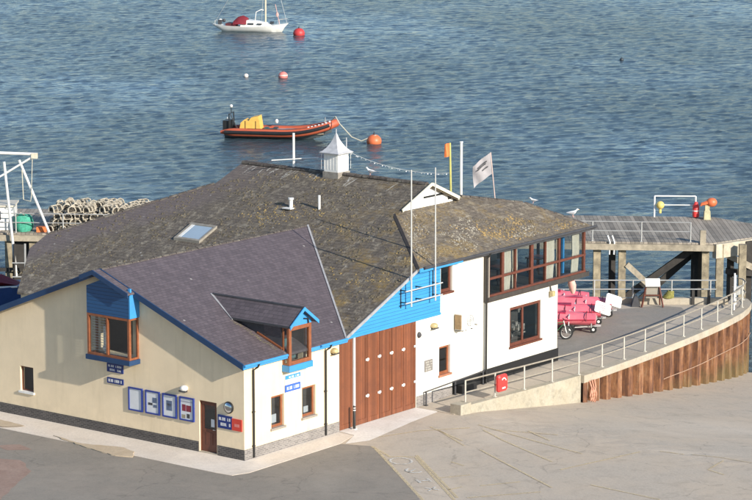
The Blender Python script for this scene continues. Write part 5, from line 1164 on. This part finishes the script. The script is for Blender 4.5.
# ------------------------------------------------------------------ terrace: dinghies on trolleys, bicycle, board
def dinghy(label, loc, rz, board, bm_=1.0):
    D_ = thing('dinghy', label, 'dinghy', loc=loc, rot=(0, 0, rz), group='red-pink dinghies on launching trolleys')
    rr = []
    for i in range(13):
        t = i/12; w = .82*(.8+.2*math.sin(min(1, t*2)*math.pi/2)) if t < .5 else .82*math.cos(((t-.5)/.5)**1.9*math.pi/2*.97)
        x = 2.2-4.4*t; k = max(0, (t-.7)/.3)
        rr.append([(x, -w, .72+.10*k), (x, -w*.93, .60), (x, -w*.6, .40+.15*k), (x, 0, .33+.22*k), (x, w*.6, .40+.15*k), (x, w*.93, .60), (x, w, .72+.1*k), (x, w*.55, .80+.10*math.sin(t*3)), (x, 0, .86+.13*math.sin(t*3)), (x, -w*.55, .80+.10*math.sin(t*3))])
    rd = random.Random(int(loc[1]*10))
    rr = [[(p[0]+rd.uniform(-.02, .02), p[1]*(1+rd.uniform(-.03, .03)), p[2]+(rd.uniform(-.035, .035) if p[2] > .74 else 0)) for p in q] for q in rr]
    MB().loft(rr).build('hull', PINKRED, D_, smooth=True)
    MB().box(-.1, .75, -.30, .22, .90, .975).build('cockpit_cover_recess', m_plain('crimson_recess_shade', (.36, .02, .07), .8, .4, 5), D_)  # dark crimson block painted as the shaded cockpit recess
    for xx in (-.7, .45, 1.75):
        MB().tube([(xx, y, .55+.39*math.sqrt(max(0, 1-(y/.86)**2))**.6) for y in (-.855, -.8, -.6, -.3, 0, .3, .6, .8, .855)], .018, 5).build('strap', m_plain('strap_dark', (.10, .03, .04), .8, .2, 4), D_)
    MB().tube([(p[0][0], -abs(p[0][1])-.01, p[0][2]-.02) for p in rr[:-1]], .03, 5).tube([(p[0][0], abs(p[0][1])+.01, p[0][2]-.02) for p in rr[:-1]], .03, 5).build('gunwale', m_plain('dark_pink', (.42, .03, .06), .5, .2, 2), D_)
    MB().tube([(-1.9, 0, .3), (2.45, 0, .3)], .035, 6).tube([(1.0, -.7, .28), (1.0, .7, .28)], .035, 6).tube([(2.0, -.5, .5), (2.0, -.5, .3), (2.0, .5, .3), (2.0, .5, .5)], .03, 6).tube([(1.2, -.6, .3), (2.45, -.1, .3)], .03, 6).tube([(1.2, .6, .3), (2.45, .1, .3)], .03, 6).build('trolley_frame', GALV, D_)
    for s in (-1, 1):
        wh = MB().torus((1.0, s*.62, .22), .16, .06, 'y', 16, 6).build('wheel', TYRE, D_)
        MB().tube([(1.0, s*.58, .22), (1.0, s*.66, .22)], .09, 8).build('hub', WPAINT, wh)
        w2 = MB().torus((2.1, s*.4, .17), .12, .05, 'y', 14, 6).build('wheel', TYRE, D_); MB().tube([(2.1, s*.37, .17), (2.1, s*.43, .17)], .07, 8).build('hub', WPAINT, w2)
    MB().box(.9, .95, -.73, .73, .86, .89).bar((.92, -.73, .3), (.92, -.73, .88), .04, .04).bar((.92, .73, .3), (.92, .73, .88), .04, .04).build('strap', PAPER, D_)
    if board:
        M = Matrix.Translation((2.3, -.45, .86)) @ Matrix.Rotation(R(-62), 4, 'Z') @ Matrix.Rotation(R(-32), 4, 'Y') @ Matrix.Rotation(R(-24), 4, 'X')
        bd = MB(); out = [(-.42, -.36), (-.36, -.42), (.36, -.42), (.42, -.36), (.42, .3), (.34, .4), (-.34, .4), (-.42, .3)]
        bd.loft([[M @ Vector((x*.06, u*1.0, v*.75)) for u, v in out] for x in (-.4, .4)])
        bo = bd.build('stern_board', WPAINT, D_)
        mk = MB()
        for j in range(3):
            for sgn in (1, -1): mk.mbox(M @ Matrix.Translation((sgn*.028, -.05+.05*j, .1-.11*j)), .004, .34-.08*j, .05)
        mk.build('marking', m_plain('faded_mark', (.6, .3, .33) if board == 1 else (.45, .45, .5), .6, .2, 5), bo)
    return D_
dinghy('nearest red-pink dinghy, low on its trolley just behind the bicycle', (8.5, 129.5, .206), R(-6), 0)
dinghy('red-pink dinghy with white stern board bearing reddish marks, second from the bicycle', (8.9, 131.4, .206), R(-5), 1)
dinghy('red-pink dinghy with white stern board reaching furthest right', (9.6, 133.3, .206), R(-5), 2)
dinghy('red-pink dinghy furthest back, next to the low seaward parapet', (8.6, 134.9, .206), R(-3), 0)
K = thing('bicycle', 'bicycle with dark tyres and green frame parked at the end of the white wall', 'bicycle', loc=(8.62, 127.3, .206), rot=(0, 0, R(12)))
def wheel(x):
    w = MB().torus((x, 0, .34), .30, .05, 'y', 28, 8).build('wheel', TYRE, K)
    m = MB().torus((x, 0, .34), .25, .012, 'y', 28, 5)
    for k_ in range(14):
        a = 2*math.pi*k_/14; m.tube([(x, 0, .34), (x+.275*math.cos(a), 0, .34+.275*math.sin(a))], .004, 3)
    m.build('rim', GALV, w)
wheel(.52); wheel(-.52)
MB().tube([(.40, 0, .78), (-.05, 0, .34), (-.22, 0, .80), (.38, 0, .86)], .02, 6).tube([(-.05, 0, .34), (-.52, 0, .34), (-.2, 0, .76)], .013, 6).build('frame', BGREEN, K)
MB().tube([(.52, .06, .34), (.42, .06, .72), (.38, 0, .92)], .022, 6).tube([(.52, -.06, .34), (.42, -.06, .72), (.38, 0, .92)], .022, 6).build('fork', WPAINT, K)
MB().tube([(.44, -.28, .98), (.36, -.12, 1.02), (.36, .12, 1.02), (.44, .28, .98)], .016, 6).tube([(.38, 0, .9), (.36, 0, 1.02)], .016, 6).build('handlebar', BLACK, K)
MB().loft([[(-.36+x, y*w, .93) for y in (-1, 1)]+[(-.36+x, y*w, .88) for y in (1, -1)] for x, w in ((0, .09), (.12, .06), (.28, .02))]).tube([(-.24, 0, .78), (-.26, 0, .9)], .015, 6).build('saddle', BLACK, K)
MB().torus((-.05, .03, .34), .09, .012, 'y', 14, 4).bar((-.05, .06, .34), (-.05, .06, .18), .02).box(-.1, 0, .06, .14, .165, .185).build('crank', DKGREY, K)
T_ = thing('information_board', 'white angled panel on dark splayed legs at the terrace parapet', 'information board', (14.1, 135.2, .2), 'w')
MB().slab([(13.7, 135.3, 1.28), (14.45, 135.3, 1.28), (14.45, 135.65, 1.62), (13.7, 135.65, 1.62)], (0, .05, -.05)).build('panel', WPAINT, T_)
MB().bar((13.75, 135.5, 1.3), (13.5, 135.2, .2), .07).bar((14.4, 135.5, 1.3), (14.6, 135.2, .2), .07).bar((13.75, 135.5, 1.3), (13.6, 135.85, .2), .07).bar((14.4, 135.5, 1.3), (14.5, 135.85, .2), .07).bar((13.65, 135.4, .8), (14.5, 135.4, .8), .06).build('leg_frame', WOODDK, T_)
MB().box(13.75, 14.4, 135.5, 135.54, .62, 1.2).build('lower_panel', ROOM, T_)
tag(MB().slab([(13.0, 135.3, .2), (13.45, 135.3, .2), (13.3, 135.3, .75), (13.15, 135.3, .75)], (0, .5, 0)).build('planter', DKGREY, org=(13.2, 135.4, .2)), 'dark wedge-shaped block against the parapet left of the information board', 'block')
T_ = thing('rope_coil', 'coil of yellow and dark rope lying on the parapet right of the information board', 'rope coil', (14.95, QY+.15, .52), 'w')
m = MB()
for k in range(5): m.torus((14.95+.03*k, QY+.17, .56+.07*k), .26-.03*k, .045, 'z', 16, 6)
m.build('coil', m_plain('olive_rope', (.28, .26, .07), .9, .5, 8), T_)
for x in (16.2, 17.0): tag(MB().box(x-.07, x+.07, QY-.12, QY-.02, .15, .95).build('fender_post', DKTIMB, org=(x, QY-.07, .2)), 'short dark timber post against the seaward parapet, '+('left' if x < 16.5 else 'right')+' of the two', 'post', 'short dark posts at the parapet')

# ------------------------------------------------------------------ camera, light, world
cam = bpy.data.cameras.new('camera'); cam.lens = 36*2712/752; cam.sensor_width = 36; cam.clip_start = 1; cam.clip_end = 9000
co = bpy.data.objects.new('camera', cam); COL.objects.link(co); co.location = (0, 0, 27.4); co.rotation_euler = (R(90-10.16), 0, 0); S.camera = co
EL, AZS = R(22), R(-48.5)
sv = Vector((math.cos(EL)*math.cos(AZS), math.cos(EL)*math.sin(AZS), math.sin(EL)))
sl = bpy.data.lights.new('sun', 'SUN'); sl.energy = 5.0; sl.angle = R(.53); sl.color = (1, .93, .82)
so = bpy.data.objects.new('sun', sl); COL.objects.link(so); so.rotation_euler = sv.to_track_quat('Z', 'Y').to_euler(); so.location = (30, -20, 60)
wd = bpy.data.worlds.new('World'); S.world = wd; wd.use_nodes = True; nt = wd.node_tree
bg = nt.nodes['Background']; sky = nt.nodes.new('ShaderNodeTexSky'); sky.sky_type = 'NISHITA'; sky.sun_disc = False
sky.sun_elevation = EL; sky.sun_rotation = math.atan2(sv.x, sv.y); sky.air_density = 1.0; sky.dust_density = .3; sky.ozone_density = 3.0
nt.links.new(sky.outputs[0], bg.inputs[0]); bg.inputs[1].default_value = .128
S.view_settings.view_transform = 'Standard'; S.view_settings.look = 'None'; S.view_settings.exposure = .40; S.view_settings.gamma = 1; S.view_settings.use_curve_mapping = False
S.render.engine = 'CYCLES'
